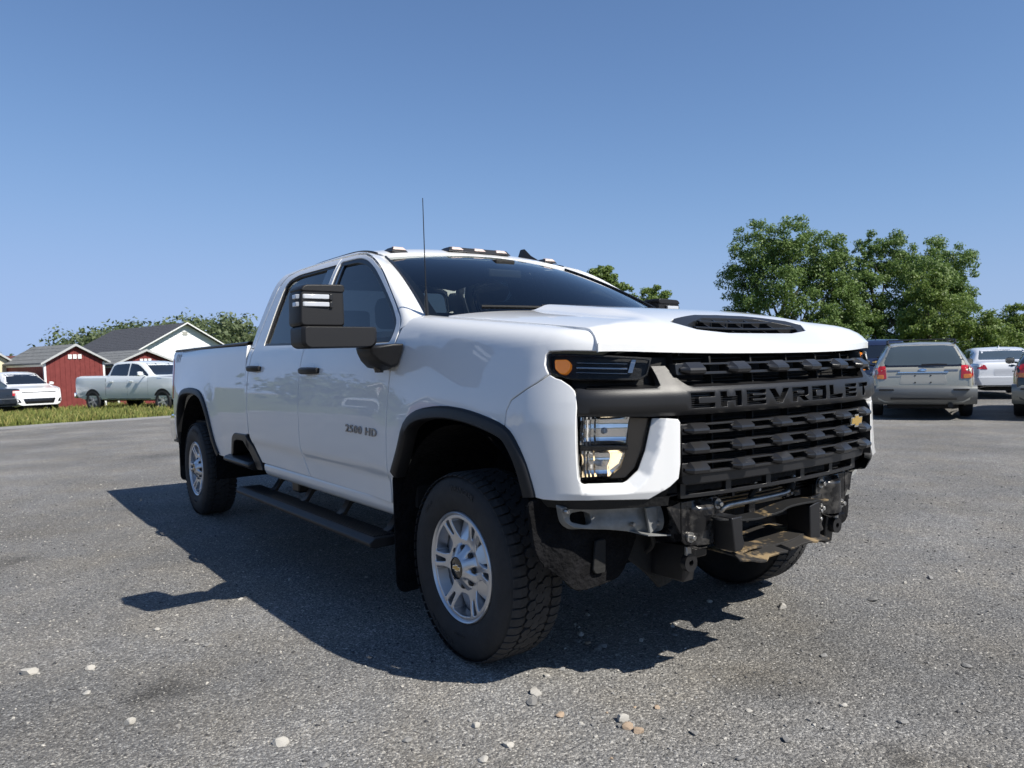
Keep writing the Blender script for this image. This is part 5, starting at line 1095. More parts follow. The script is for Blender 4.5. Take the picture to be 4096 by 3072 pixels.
    for x in (-1.25,): MB().tube([(x, -.58, 1.535), (x, .58, 1.535)], .012, 8).build('cross_bar', 'black_satin', c.root)
    MB().tube([(-2.33, .02, 1.045), (-2.345, -.25, 1.055), (-2.34, -.40, 1.05)], [.02, .014, .010], 6).build('rear_wiper', 'black_satin', c.root)
    for q in (1, -1):
        st = MB().loft([[(-.05-(z-.8)*.2+dx, q*.36+y*k, z) for dx, y in ((.08, -.2), (.08, .2), (-.06, .2), (-.06, -.2))] for z, k in ((.8, 1), (1.1, 1), (1.18, .8))])
    c.wheels((-1.32, 1.35), .335, 5); c.mirrors(.78, 1.06, 'black_satin' if paint == 'car_beige' else paint)
    seam(c, [(-.35, .34), (-.35, 1.0)]); seam(c, [(-1.24, .60), (-1.24, 1.0)]); seam(c, [(.92, .34), (.92, 1.0)])
    for x in (-1.10, -.22):
        for q in (1, -1): MB().box((x-.10, q*.90-.02, .86), (x+.10, q*.90+.012, .89)).build('door_handle', paint, c.root, bevel=.01)
    MB().box((-2.2, -.60, .22), (2.1, .60, .32)).build('underbody', 'black_dull', c.root)
    MB().lathe([(.0, 0), (.045, 0), (.045, .18)], (-2.42, -.45, .285), axis='x', n=14).build('exhaust', 'black_frame', c.root)
    return c
c = estate('estate_car', 'beige estate car with grey lower cladding and roof rails, rear towards the pickup', 'car_beige', 'car_lower', 'car_lower')
pr = on_terrain(3522, 1666), on_terrain(3849, 1666); mid = (pr[0]+pr[1])/2; HO = math.atan2(.88, -.47)
hv = Vector((math.cos(HO), math.sin(HO), 0)); lv = Vector((-hv.y, hv.x, 0))
ro_ = mid+hv*1.40; c.place((ro_.x, ro_.y, 0), HO)
c2 = estate('estate_car', 'dark green estate car with pale lower body, parked alongside the beige estate car', 'car_green', 'car_green2', 'car_green2')
H2 = math.atan2(.945, -.32); h2v = Vector((math.cos(H2), math.sin(H2), 0)); l2v = Vector((-h2v.y, h2v.x, 0)); q2 = on_terrain(4062, 1666)+h2v*1.32-l2v*.86; c2.place((q2.x, q2.y, 0), H2)
# ---- white saloon, rear view
c = Car('saloon_car', [(-2.28, .50), (-2.27, .80), (-2.24, .98), (-2.16, 1.03), (-1.75, 1.08), (-1.0, 1.40), (-.5, 1.46), (.2, 1.44), (.5, 1.36), (1.15, 1.0), (1.4, .94), (2.05, .82), (2.28, .68), (2.32, .5)], 1.79, .95, .26, 'white saloon car with rear windscreen, parked beyond the beige estate car', 'car', 'car_white', roof_w=.70)
c.patch('rear_window', [(-.66, 1.10), (.66, 1.10), (.52, 1.39), (-.52, 1.39)], 'rear', 'window_soft', rnd=.05, off=.004)
c.patch('plate_recess', [(-.42, .66), (.42, .66), (.42, .86), (-.42, .86)], 'rear', mat('white_shade', (.62, .63, .65), .5), rnd=.04, off=.003)
c.patch('rear_bumper', [(-.86, .40), (.86, .40), (.88, .62), (-.88, .62)], 'rear', 'car_white', rnd=.04, off=.05, depth=.06)
c.patch('diffuser', [(-.80, .27), (.80, .27), (.82, .38), (-.82, .38)], 'rear', 'black_dull', rnd=.03, off=.04, depth=.05)
for q in (1, -1): c.patch('tail_light', [(q*.56, .84), (q*.87, .86), (q*.86, .98), (q*.62, .97)][::q], 'rear', 'red_lamp', rnd=.03, off=.010, depth=.02)
f_, h_ = c.pos('rear', .008); c.patch('emblem', [(-.075, .925), (.075, .925), (.075, .955), (-.075, .955)], 'rear', 'black_gloss', rnd=.006, off=.008, step=.03); c.patch('emblem_bar', [(-.028, .912), (.028, .912), (.028, .968), (-.028, .968)], 'rear', 'black_gloss', rnd=.006, off=.010, step=.03)
c.sides('side_window', [(-1.35, 1.0), (-1.0, 1.33), (-.35, 1.38), (-.32, .99)], 'window_dark', rnd=.03); c.sides('side_window', [(-.26, .99), (-.29, 1.38), (.25, 1.36), (.95, 1.0)], 'window_dark', rnd=.03)
MB().loft([[(-.72, -.02, 1.44), (-.72, .02, 1.44), (-.86, .02, 1.43), (-.86, -.02, 1.43)], [(-.82, -.004, 1.51), (-.82, .004, 1.51), (-.85, .004, 1.51), (-.85, -.004, 1.51)]]).build('roof_fin', 'car_white', c.root, bevel=.004)
c.wheels((-1.33, 1.36), .325, 5); c.mirrors(.70, 1.02, 'car_white'); MB().box((-2.1, -.6, .24), (2.1, .6, .34)).build('underbody', 'black_dull', c.root)
pw = at_depth(3965, 1500, 22.2); c.place((pw.x, pw.y, 0), HO+.10); c.root.scale = (1, 1, .95)
# ---- navy crossover behind the beige estate car
c = Car('crossover_car', [(-2.32, .52), (-2.31, .80), (-2.27, 1.06), (-2.20, 1.14), (-1.95, 1.52), (-1.80, 1.60), (-1.2, 1.655), (-.2, 1.66), (.3, 1.60), (.55, 1.50), (1.2, 1.13), (1.5, 1.06), (2.1, .96), (2.3, .80), (2.34, .55)], 1.84, 1.06, .30, 'dark navy crossover car with gold emblem, parked behind the beige estate car', 'car', 'car_navy', roof_w=.72)
c.patch('rear_window', [(-.70, 1.17), (.70, 1.17), (.58, 1.53), (-.58, 1.53)], 'rear', 'window_dark', rnd=.05, off=.004)
c.patch('bumper_cladding', [(-.88, .36), (.88, .36), (.88, .60), (-.88, .60)], 'rear', 'black_dull', rnd=.04, off=.05, depth=.06)
for q in (1, -1): c.patch('tail_light', [(q*.60, .92), (q*.90, .94), (q*.90, 1.10), (q*.66, 1.09)][::q], 'rear', 'red_lamp', rnd=.03, off=.010, depth=.02)
c.patch('emblem', [(-.10, 1.055), (.10, 1.055), (.10, 1.085), (-.10, 1.085)], 'rear', 'gold', rnd=.006, off=.010, step=.03); c.patch('emblem_bar', [(-.04, 1.04), (.04, 1.04), (.04, 1.10), (-.04, 1.10)], 'rear', 'gold', rnd=.006, off=.012, step=.03)
MB().tube([(-2.24, 0, 1.19), (-2.245, -.30, 1.205)], [.022, .012], 6).build('rear_wiper', 'black_satin', c.root)
c.sides('side_window', [(-1.9, 1.16), (-1.72, 1.50), (-.55, 1.56), (-.5, 1.12)], 'window_dark', rnd=.03); c.sides('side_window', [(-.44, 1.12), (-.49, 1.56), (.25, 1.52), (1.0, 1.12)], 'window_dark', rnd=.03)
c.patch('roof_spoiler', [(-2.0, -.60), (-2.0, .60), (-1.78, .62), (-1.78, -.62)], 'top', 'car_navy', rnd=.03, off=.02, depth=.02)
MB().tube([(-1.55, 0, 1.66), (-1.68, 0, 1.74)], [.02, .006], 6).build('roof_fin', 'black_satin', c.root)
c.wheels((-1.36, 1.38), .36, 5); c.mirrors(.70, 1.16, 'car_navy'); MB().box((-2.1, -.6, .28), (2.1, .6, .38)).build('underbody', 'black_dull', c.root)
pw = at_depth(3488, 1500, 19.3); c.place((pw.x+hv.x*2.2, pw.y+hv.y*2.2, 0), HO+.05)
# ---- white crossover at the sheds, facing the camera
c = Car('crossover_car', [(-2.25, .55), (-2.22, .95), (-2.10, 1.15), (-1.80, 1.55), (-1.2, 1.64), (-.3, 1.67), (.25, 1.62), (.50, 1.55), (1.22, 1.14), (1.36, 1.10), (2.0, 1.00), (2.18, .90), (2.26, .72), (2.28, .5)], 1.84, 1.06, .26, 'white crossover car with wide dark grille, parked in front of the red shed', 'car', 'car_white', roof_w=.72, end=.16)
c.patch('windscreen', [(-.74, 1.17), (.74, 1.17), (.60, 1.58), (-.60, 1.58)], 'front', 'window_dark', rnd=.06, off=.004)
c.patch('grille', [(-.50, .42), (.50, .42), (.58, .62), (-.58, .62)], 'front', 'black_gloss', rnd=.04, off=.008)
for k in (.47, .52, .57): c.patch('grille_slat', [(-.50, k-.006), (.50, k-.006), (.50, k+.006), (-.50, k+.006)], 'front', 'black_satin', rnd=.0, off=.016, step=.1, r=.002)
c.patch('grille_upper', [(-.62, .845), (.62, .845), (.60, .88), (-.60, .88)], 'front', 'black_gloss', rnd=.015, off=.006)
for q in (1, -1):
    c.patch('headlight', [(q*.60, .80), (q*.86, .86), (q*.88, 1.0), (q*.64, .90)][::q], 'front', 'clear_lens', rnd=.03, off=.008, depth=.02)
    c.patch('fog_lamp', [(q*.64, .46), (q*.82, .50), (q*.80, .62), (q*.70, .60)][::q], 'front', 'black_gloss', rnd=.03, off=.008, depth=.02)
c.patch('bumper_lip', [(-.80, .24), (.80, .24), (.84, .33), (-.84, .33)], 'front', 'car_white', rnd=.03, off=.04, depth=.05)
c.sides('side_window', [(-1.85, 1.18), (-1.62, 1.50), (-.55, 1.57), (-.5, 1.12)], 'window_dark', rnd=.03); c.sides('side_window', [(-.44, 1.12), (-.49, 1.57), (.20, 1.53), (1.0, 1.12)], 'window_dark', rnd=.03)
c.wheels((-1.35, 1.36), .35, 5); c.mirrors(.72, 1.17, 'car_white'); MB().box((-2.1, -.6, .24), (2.1, .6, .34)).build('underbody', 'black_dull', c.root)
seam(c, [(-.47, .4), (-.47, 1.08)]); seam(c, [(.75, .4), (.75, 1.08)])
def to_cam(p): return math.atan2(CAM_POS.y-p.y, CAM_POS.x-p.x)
pw = on_terrain(106, 1655); c.place((pw.x-1.9, pw.y-.2, terrain(pw.x-1.9, pw.y)), to_cam(pw)+R(20))
SUV_AT = pw.copy()
# ---- dark saloon at the picture's edge
c = Car('saloon_car', [(-2.35, .50), (-2.34, .80), (-2.31, .98), (-2.25, 1.02), (-1.65, 1.05), (-.95, 1.38), (-.4, 1.42), (.3, 1.40), (.6, 1.32), (1.3, .98), (1.6, .92), (2.2, .80), (2.38, .65), (2.4, .5)], 1.79, .93, .25, 'black saloon car with red and orange tail light, standing in the grass', 'car', 'car_dark', roof_w=.70)
for q in (1, -1):
    tl = c.patch('tail_light', [(q*.40, .74), (q*.86, .75), (q*.88, .95), (q*.42, .94)][::q], 'rear', 'red_lamp', rnd=.02, off=.008, depth=.02)
    c.patch('indicator', [(q*.42, .84), (q*.62, .84), (q*.62, .93), (q*.42, .93)][::q], 'rear', 'pink_lens', rnd=.02, off=.012, depth=.02, parent=tl)
    c.patch('tail_light_side', [(-2.33, .75), (-2.12, .77), (-2.12, .94), (-2.31, .96)], 'L' if q > 0 else 'R', 'orange_lamp', rnd=.02, off=.006, depth=.02, parent=tl)
c.patch('rear_window', [(-.62, 1.06), (.62, 1.06), (.50, 1.34), (-.50, 1.34)], 'rear', 'window_soft', rnd=.05, off=.004)
c.patch('rear_bumper', [(-.87, .44), (.87, .44), (.88, .64), (-.88, .64)], 'rear', 'car_dark', rnd=.04, off=.06, depth=.07)
c.patch('bumper_strip', [(-.86, .62), (.86, .62), (.86, .65), (-.86, .65)], 'rear', 'badge_grey', rnd=.01, off=.066, depth=.02)
c.sides('side_window', [(-1.35, .97), (-.95, 1.29), (-.30, 1.34), (-.27, .96)], 'window_soft', rnd=.03); c.sides('side_window', [(-.21, .96), (-.24, 1.34), (.35, 1.31), (1.05, .97)], 'window_soft', rnd=.03)
c.wheels((-1.33, 1.38), .32, 5); c.mirrors(.80, .98, 'car_dark'); MB().box((-2.1, -.6, .24), (2.1, .6, .34)).build('underbody', 'black_dull', c.root)
pw = on_terrain(-95, 1668); HD = math.atan2(-cr.y, -cr.x)+R(-32); hv2 = Vector((math.cos(HD), math.sin(HD), 0)); lv2 = Vector((-hv2.y, hv2.x, 0))
pp = pw+hv2*2.36-lv2*.86; c.place((pp.x, pp.y, terrain(pp.x, pp.y)), HD)
# ---- silver pickup by the sheds
top_p = [(-2.92, .60), (-2.91, 1.36), (-2.85, 1.385), (-1.18, 1.375), (-1.10, 1.40), (-1.02, 1.72), (-.92, 1.84), (-.6, 1.90), (.1, 1.915), (.55, 1.86), (.75, 1.78), (1.38, 1.36), (1.50, 1.33), (2.4, 1.25), (2.75, 1.18), (2.88, .95), (2.92, .60)]
c = Car('crew_cab_pickup', top_p, 2.04, 1.30, .42, 'silver grey crew cab pickup truck parked on the grass before the red sheds', 'pickup truck', 'car_silver', roof_w=.76, end=.08)
c.sides('side_window', [(-.94, 1.38), (-.86, 1.74), (-.72, 1.80), (.02, 1.83), (.04, 1.36)], 'window_dark', rnd=.05); c.sides('side_window', [(.10, 1.36), (.08, 1.83), (.42, 1.79), (.62, 1.70), (1.12, 1.38), (1.10, 1.34)], 'window_dark', rnd=.04)
c.patch('windscreen', [(-.80, 1.37), (.80, 1.37), (.66, 1.82), (-.66, 1.82)], 'front', 'window_dark', rnd=.06)
c.patch('grille', [(-.72, .80), (.72, .80), (.74, 1.12), (-.74, 1.12)], 'front', 'black_gloss', rnd=.05, off=.01)
for q in (1, -1):
    c.patch('headlight', [(q*.76, .98), (q*.97, .98), (q*.97, 1.14), (q*.76, 1.16)][::q], 'front', 'clear_lens', rnd=.03, off=.01)
    c.patch('tail_light', [(q*.80, .95), (q*.90, .95), (q*.90, 1.30), (q*.80, 1.30)][::q], 'rear', 'red_lamp', rnd=.02, off=.01)
    c.patch('emblem_side', [(1.62, 1.235), (1.85, 1.235), (1.85, 1.255), (1.62, 1.255)], 'L' if q > 0 else 'R', 'chrome', rnd=.004, off=.006, step=.05)
seam(c, [(-1.12, .60), (-1.12, 1.36)], .014); seam(c, [(.07, .60), (.07, 1.32)]); seam(c, [(1.15, .60), (1.15, 1.32)])
for x in (-.78, .28):
    for q in (1, -1): MB().box((x-.10, q*1.035-.02, 1.13), (x+.10, q*1.035+.012, 1.165)).build('door_handle', 'car_silver', c.root, bevel=.01)
c.sides('sill_cladding', [(-1.05, .43), (1.25, .43), (1.25, .50), (-1.05, .50)], 'black_dull', rnd=.01, off=.02, depth=.02, step=.12)
MB().box((-3.02, -.95, .52), (-2.88, .95, .74)).build('rear_bumper', 'chrome', c.root, bevel=.03); MB().box((2.80, -.98, .48), (2.98, .98, .74)).build('front_bumper', 'chrome', c.root, bevel=.04)
c.wheels((-1.86, 1.89), .41, 6, w_=.25); c.mirrors(.98, 1.42, 'car_silver', .24, .18); MB().box((-2.7, -.7, .40), (2.7, .7, .55)).build('underbody', 'black_dull', c.root)
w0, w1 = on_terrain(383, 1643), on_terrain(651, 1650)
hd = math.atan2(w1.y-w0.y, w1.x-w0.x); HP = to_cam(w0)+R(37)
mid = (w0+w1)/2; hv3 = Vector((math.cos(HP), math.sin(HP), 0)); lv3 = Vector((-hv3.y, hv3.x, 0))
pc = mid+lv3*1.0; c.place((pc.x, pc.y, terrain(pc.x, pc.y)), HP)
# ------------------------------------------------------------------ sheds, house, barn
dusty('barn_red', (.145, .022, .020), (.19, .034, .030), .35, .65, 5, .75, .05); mat('trim_white', (.72, .73, .72), .6); mat('trim_grey', (.42, .43, .43), .6); mat('shingle_grey', (.15, .155, .155), .9, bump=.5, bscale=14, var=.35, vscale=9); mat('shingle_dark', (.055, .057, .066), .9, bump=.5, bscale=10, var=.35, vscale=6)
mat('siding_white', (.78, .80, .80), .6); mat('siding_cream', (.66, .60, .42), .65); mat('roof_brown', (.10, .035, .028), .8); mat('siding_seam', (.14, .014, .013), .8)
def shed(name, label, W, L, he, hr, wall, roof, p, heading, group=None, lean=0., plank=True, over=.18, vents=True, window=True, trim='trim_white', lap=False):
    """gable end faces +x of the shed; W gable width, L length"""
    o = root(name, p, heading, label, 'shed' if 'shed' in name else 'house' if 'house' in name else 'barn', group); o.rotation_euler = (lean, 0, heading)
    h = W/2
    wl = MB().add([(0, -h, -.6), (0, h, -.6), (0, h, he), (0, 0, hr), (0, -h, he), (-L, -h, -.6), (-L, h, -.6), (-L, h, he), (-L, 0, hr), (-L, -h, he)], [(0, 1, 2, 3, 4), (9, 8, 7, 6, 5), (0, 4, 9, 5), (1, 6, 7, 2)]).build('wall', wall, o, smooth=False)
    zg = lambda y: he+(hr-he)*(1-abs(y)/h)
    if plank:       # vertical boards on the gable and long walls
        n = int(W/.20)
        for k in range(n):
            y0, y1 = -h+W*k/n+.008, -h+W*(k+1)/n-.008; ym = (y0+y1)/2
            MB().add([(x, y, z) for x in (.001, .016) for y, z in ((y0, -.55), (y1, -.55), (y1, zg(y1)-.02), (y0, zg(y0)-.02))], [(4, 5, 6, 7), (0, 4, 7, 3), (1, 2, 6, 5), (3, 7, 6, 2)]).build('board', wall, wl, smooth=False)
        n = int(L/.22)
        for q in (-1, 1):
            for k in range(n):
                x0, x1 = -L*k/n-.008, -L*(k+1)/n+.008
                MB().add([(x, q*y, z) for y in (h+.001, h+.016) for x, z in ((x0, -.55), (x1, -.55), (x1, he-.02), (x0, he-.02))], [(4, 5, 6, 7), (0, 4, 7, 3), (1, 2, 6, 5), (3, 7, 6, 2)]).build('board', wall, wl, smooth=False)
    if lap:
        z = 0.
        while z < hr-.4:
            hh = h if z+.2 < he else h*(hr-z-.24)/(hr-he)
            MB().add([(x, y, q) for x, q in ((.004, z+.20), (.024, z)) for y in (-hh+.02, hh-.02)], [(0, 1, 3, 2)]).build('siding_board', wall, wl, smooth=False); z += .2
    rf = None
    for q in (-1, 1):
        sl = (hr-he)/h; ye = h+over; ze = he-over*sl; t = .06
        m = MB().add([(x, q*y, z) for x in (over, -L-over) for y, z in ((0, hr+.02), (ye, ze+.02), (ye, ze+.02+t), (0, hr+.02+t))], [(0, 1, 2, 3), (7, 6, 5, 4), (3, 2, 6, 7), (0, 4, 5, 1), (1, 5, 6, 2)])
        rr_ = m.build('roof', roof, o, smooth=False); rf = rf or rr_
        nr = max(4, int(math.hypot(ye, hr-ze)/.30))
        for k in range(nr):      # shingle courses
            a, b = k/nr, (k+1)/nr
            MB().add([(x, q*ye*u, hr+(ze-hr)*u+.02+t+dz) for x in (over-.04, -L-over+.04) for u, dz in ((a, .004), (b, .014), (b, .004))], [(0, 1, 4, 3), (1, 2, 5, 4)]).build('shingle_course', roof, rr_, smooth=False)
        MB().add([(x, q*y, z) for x in (over+.002, over+.03) for y, z in ((0, hr+.0), (ye+.02, ze+.0), (ye+.02, ze+.085), (0, hr+.10))], [(0, 1, 2, 3), (4, 5, 6, 7), (0, 1, 5, 4), (3, 2, 6, 7), (1, 2, 6, 5)]).build('barge_board', 'trim_grey' if plank else trim, o, smooth=False)
        MB().box((-.05, q*h-.06 if q > 0 else q*h-.025, -.6), (.028, q*h+.025 if q > 0 else q*h+.06, he-.02)).build('corner_board', 'trim_white', o)
        MB().box((-L, q*(h+.02)-.01, he-.16), (0, q*(h+.02)+.01, he-.02)).build('eave_board', trim, o)
    if vents:
        for y in (-.2, 0, .2): MB().box((.017, y-.075, hr-.55), (.05, y+.075, hr-.36)).build('gable_vent', 'trim_white', o)
    if window:
        for q in (-1, 1):
            wn = MB().box((-L*.62, q*(h+.03)-.02, he-.95), (-L*.62+.62, q*(h+.03)+.02, he-.35)).build('window', 'trim_white', o)
            for k in (0, 1): MB().box((-L*.62+.05+k*.29, q*(h+.045)-.012, he-.90), (-L*.62+.28+k*.29, q*(h+.045)+.012, he-.40)).build('pane', 'window_dark', wn)
            MB().box((-L*.62-.22, q*(h+.03)-.015, he-.95), (-L*.62-.02, q*(h+.03)+.015, he-.35)).build('shutter', 'trim_white', wn)
            MB().box((-L*.62+.64, q*(h+.03)-.015, he-.95), (-L*.62+.84, q*(h+.03)+.015, he-.35)).build('shutter', 'trim_white', wn)
    return o
def at_px(px, py, dep):
    p = at_depth(px, py, dep); return p
# base centre of the gable = pixel, turned a little away from the camera
def put(px, dep): p = at_depth(px, 1500, dep); return Vector((p.x, p.y, terrain(p.x, p.y)))
p = put(304, 33.0); shed('garden_shed', 'red board shed with grey shingle roof and white corner boards, behind the white crossover', 2.45, 3.9, 2.06, 2.74, 'barn_red', 'shingle_grey', p, to_cam(p)+R(24), 'red garden sheds', lean=R(1.0))
p = put(586, 37.0); shed('garden_shed', 'red board shed with grey roof, its gable rising behind the silver pickup', 2.75, 4.6, 2.0, 2.58, 'barn_red', 'shingle_grey', p, to_cam(p)+R(26), 'red garden sheds', lean=R(1.0))
p = put(-62, 33.5); shed('garden_shed', 'cream shed with grey roof at the edge of the grass', 2.7, 3.6, 1.95, 2.85, 'siding_cream', 'shingle_grey', p, to_cam(p)+R(20), None, vents=False, plank=True, window=False)
p = put(398, 46.0); shed('garden_shed', 'grey roofed shed wedged between the two red sheds', 2.0, 3.0, 1.95, 2.75, 'shingle_grey', 'shingle_dark', p, to_cam(p)+R(20), None, vents=False, plank=False, window=False)
p = put(70, 70.); shed('far_barn', 'distant barn with brown red roof beyond the red shed', 5.0, 9., 2.2, 3.6, 'trim_white', 'roof_brown', p, to_cam(p)+R(70), None, vents=False, plank=False, window=False)
p = put(745, 58.0); hs = shed('house', 'white gabled house with dark shingle roof behind the sheds', 8.8, 12., 2.95, 5.40, 'siding_white', 'shingle_dark', p, to_cam(p)+R(27), None, vents=False, plank=False, over=.45, window=False, lap=True)
MB().box((.03, -.18, 4.55), (.06, .18, 4.80)).build('gable_vent', 'plate_recess', hs)
# ------------------------------------------------------------------ trees
def leaf_mat(name, a, b, c):
    m = bpy.data.materials.new(name); m.use_nodes = True; MATS[name] = m; t = m.node_tree; N = t.nodes; N.clear(); L = t.links
    o = N.new('ShaderNodeOutputMaterial'); mx = N.new('ShaderNodeMixShader'); d = N.new('ShaderNodeBsdfPrincipled'); tr = N.new('ShaderNodeBsdfTranslucent'); d.inputs['Roughness'].default_value = .55; mx.inputs[0].default_value = .40
    at = N.new('ShaderNodeAttribute'); at.attribute_name = 'tone'; r = N.new('ShaderNodeValToRGB'); r.color_ramp.elements[0].color = (*a, 1); r.color_ramp.elements[1].color = (*c, 1); e = r.color_ramp.elements.new(.5); e.color = (*b, 1)
    L.new(at.outputs['Fac'], r.inputs[0]); L.new(r.outputs[0], d.inputs['Base Color']); L.new(r.outputs[0], tr.inputs[0]); L.new(d.outputs[0], mx.inputs[1]); L.new(tr.outputs[0], mx.inputs[2]); L.new(mx.outputs[0], o.inputs[0])
leaf_mat('leaf', (.055, .105, .026), (.140, .220, .055), (.235, .325, .105)); leaf_mat('leaf_light', (.065, .11, .022), (.155, .23, .05), (.26, .33, .095)); leaf_mat('leaf_far', (.075, .11, .045), (.13, .17, .075), (.18, .215, .10))
mat('bark', (.11, .095, .075), .95, bump=.6, bscale=12, var=.3, vscale=5)
def leaves(name, clumps, n, size, seed, m, parent=None):
    """clumps [(centre, radius vec, weight)] filled with small leaf faces, denser near the clump skins"""
    r = random.Random(seed); vs = []; fs = []; tone = []; wt = [c[2] for c in clumps]
    for (c, rad, w_) in r.choices(clumps, wt, k=n):
        d = Vector((r.gauss(0, 1), r.gauss(0, 1), r.gauss(0, 1))).normalized(); k = r.random()**.42
        if r.random() < .06: k *= 1.22
        p = Vector((c[0]+d.x*rad[0]*k, c[1]+d.y*rad[1]*k, c[2]+d.z*rad[2]*k))
        nrm = (d+Vector((r.gauss(0, .6), r.gauss(0, .6), r.gauss(.25, .6)))).normalized(); a = nrm.orthogonal().normalized(); b = nrm.cross(a); th = r.uniform(0, 6.28); a, b = a*math.cos(th)+b*math.sin(th), b*math.cos(th)-a*math.sin(th)
        s = size*r.uniform(.6, 1.35); q = len(vs)
        vs += [tuple(p-a*s), tuple(p-b*s*.62), tuple(p+a*s*1.1), tuple(p+b*s*.62)]; fs.append((q, q+1, q+2, q+3))
        tn = min(1, max(0, r.gauss(.5, .22))); tone += [tn]*4
    me = bpy.data.meshes.new(name); me.from_pydata(vs, [], fs); me.update(); A = me.attributes.new('tone', 'FLOAT', 'POINT'); A.data.foreach_set('value', tone)
    return link(name, me, m, parent)
def limb(mb, a, b, r0, r1, r, n=6):
    a, b = Vector(a), Vector(b); L = (b-a).length; pts = [a.lerp(b, t)+Vector((r.gauss(0, 1), r.gauss(0, 1), r.gauss(0, .4)))*L*.03*(1 if 0 < t < 1 else 0) for t in spread(0, 1, n)]
    mb.tube(pts, spread(r0, r1, n), 8, caps=False); return pts
def tree(name, label, p, H, crown, seed, m, n=9000, size=.17, stems=1, group=None, cat='tree', trunk_r=.32, sub=42):
    """crown: list of (dx across view, dy depth, z, rx, rz) lobes in metres; each lobe is broken into clumps"""
    o = root(name, p, 0, label, cat, group); r = random.Random(seed); vr = Vector((cr.x, cr.y, 0)).normalized(); vf = Vector((-vr.y, vr.x, 0)); cl = []
    for (dx, dy, z, rx, rz) in crown:
        for _ in range(sub):
            d = Vector((r.gauss(0, 1), r.gauss(0, 1), r.gauss(0, 1))).normalized()*(r.random()**.4)
            c = vr*(dx+d.x*rx)+vf*(dy+d.y*rx)+Vector((0, 0, z+d.z*rz)); q = min(rx, rz)*r.uniform(.16, .34); cl.append(((c.x, c.y, c.z), (q*r.uniform(.9, 1.4), q*r.uniform(.9, 1.4), q*r.uniform(.7, 1.1)), q**1.6))
    tk = MB()
    for k in range(stems):
        b0 = vr*((k-(stems-1)/2)*trunk_r*2.6); tops = r.sample(crown, min(len(crown), 3)); top = max(crown, key=lambda c_: c_[2]) if k == 0 else r.choice(crown)
        tp = vr*top[0]+vf*top[1]+Vector((0, 0, top[2])); pts = limb(tk, b0, b0.lerp(tp, .92), trunk_r, trunk_r*.16, r, 9)
        for c_ in crown:
            st = pts[r.randint(2, 5)]; e = vr*c_[0]+vf*c_[1]+Vector((0, 0, c_[2])); pp = limb(tk, st, st.lerp(e, .9), trunk_r*.38, trunk_r*.06, r, 6)
            for j in range(3):
                c2 = Vector(r.choice(cl)[0])
                if (c2-e).length < max(c_[3], c_[4])*1.3: limb(tk, pp[3], c2, trunk_r*.14, trunk_r*.03, r, 5)
    tk.build('trunk', 'bark', o); leaves('crown', cl, n, size, seed+1, m, o)
    return o
def tp(px, dep): q = at_depth(px, 1500, dep); return Vector((q.x, q.y, terrain(q.x, q.y)))
GT = 'tall trees beyond the parked cars'
# two big cottonwoods, scrub and a smaller tree
D = 62.; k_ = D/FPX*1.8517; hz = lambda x: 1.262+((1536+(cf.z+cr.z*(x*1.8517-2048)/FPX)/cu.z*FPX)/1.8517)*k_      # height of a picture row at that depth
def lobes(x0, rows): return [((x-x0)*k_, dy, hz(x)-y*k_, rx*k_, rz*k_) for x, y, rx, rz, dy in rows]
tree('cottonwood_tree', 'broad cottonwood tree with dense crown, standing above the bonnet of the pickup', tp(1700*1.8517, D), 12, lobes(1700, [(1632, 530, 52, 58, 0), (1700, 515, 56, 50, -1), (1772, 540, 58, 55, 0), (1612, 615, 54, 60, 1), (1690, 600, 72, 72, -1), (1778, 610, 55, 58, 0), (1645, 665, 72, 52, 0), (1740, 690, 62, 62, -1), (1818, 560, 30, 38, 0), (1822, 640, 42, 50, 0), (1830, 700, 50, 50, 0), (1660, 750, 80, 55, 0), (1780, 750, 80, 50, 0)]), 21, 'leaf', 72000, .092, 2, GT)
tree('cottonwood_tree', 'tall cottonwood tree with pale leaning trunk and split crown behind the parked cars', tp(1905*1.8517, D+3), 12, lobes(1905, [(1877, 530, 32, 50, 0), (1866, 605, 52, 50, 0), (1958, 538, 55, 60, 1), (2038, 555, 64, 60, 0), (2075, 620, 54, 62, 0), (1985, 615, 74, 74, -1), (1860, 665, 58, 52, 0), (1960, 705, 85, 62, 0), (2055, 695, 72, 58, 1), (1890, 735, 80, 55, 0)]), 33, 'leaf', 84000, .092, 2, GT)
tree('willow_tree', 'lighter green bushy tree in front of the tall cottonwood', tp(2030*1.8517, D-8), 7, lobes(2030, [(2000, 640, 38, 40, 0), (2030, 690, 60, 50, 0), (1990, 720, 45, 40, 0), (2085, 715, 55, 45, 0), (2130, 740, 55, 40, 0)]), 41, 'leaf_light', 26000, .085, 1, None, trunk_r=.2)
tree('scrub_tree', 'low bushy scrub at the far end of the row of parked cars', tp(2185*1.8517, D-4), 5, lobes(2185, [(2150, 720, 40, 32, 0), (2195, 700, 35, 42, 0), (2235, 715, 45, 50, 0), (2180, 750, 60, 40, 0)]), 47, 'leaf_light', 17000, .085, 1, None, trunk_r=.15)
tree('dark_tree', 'dark rounded tree crown showing beyond the scrub', tp(2225*1.8517, 95), 9, [((dx), 0, z, rx, rz) for dx, z, rx, rz in ((0, 4.6, 2.4, 2.4), (2, 3.8, 2.4, 2.0), (-1.0, 3.2, 1.6, 1.6))], 53, 'leaf', 6000, .15, 1, None, trunk_r=.25)
D = 44.; k_ = D/FPX*1.8517
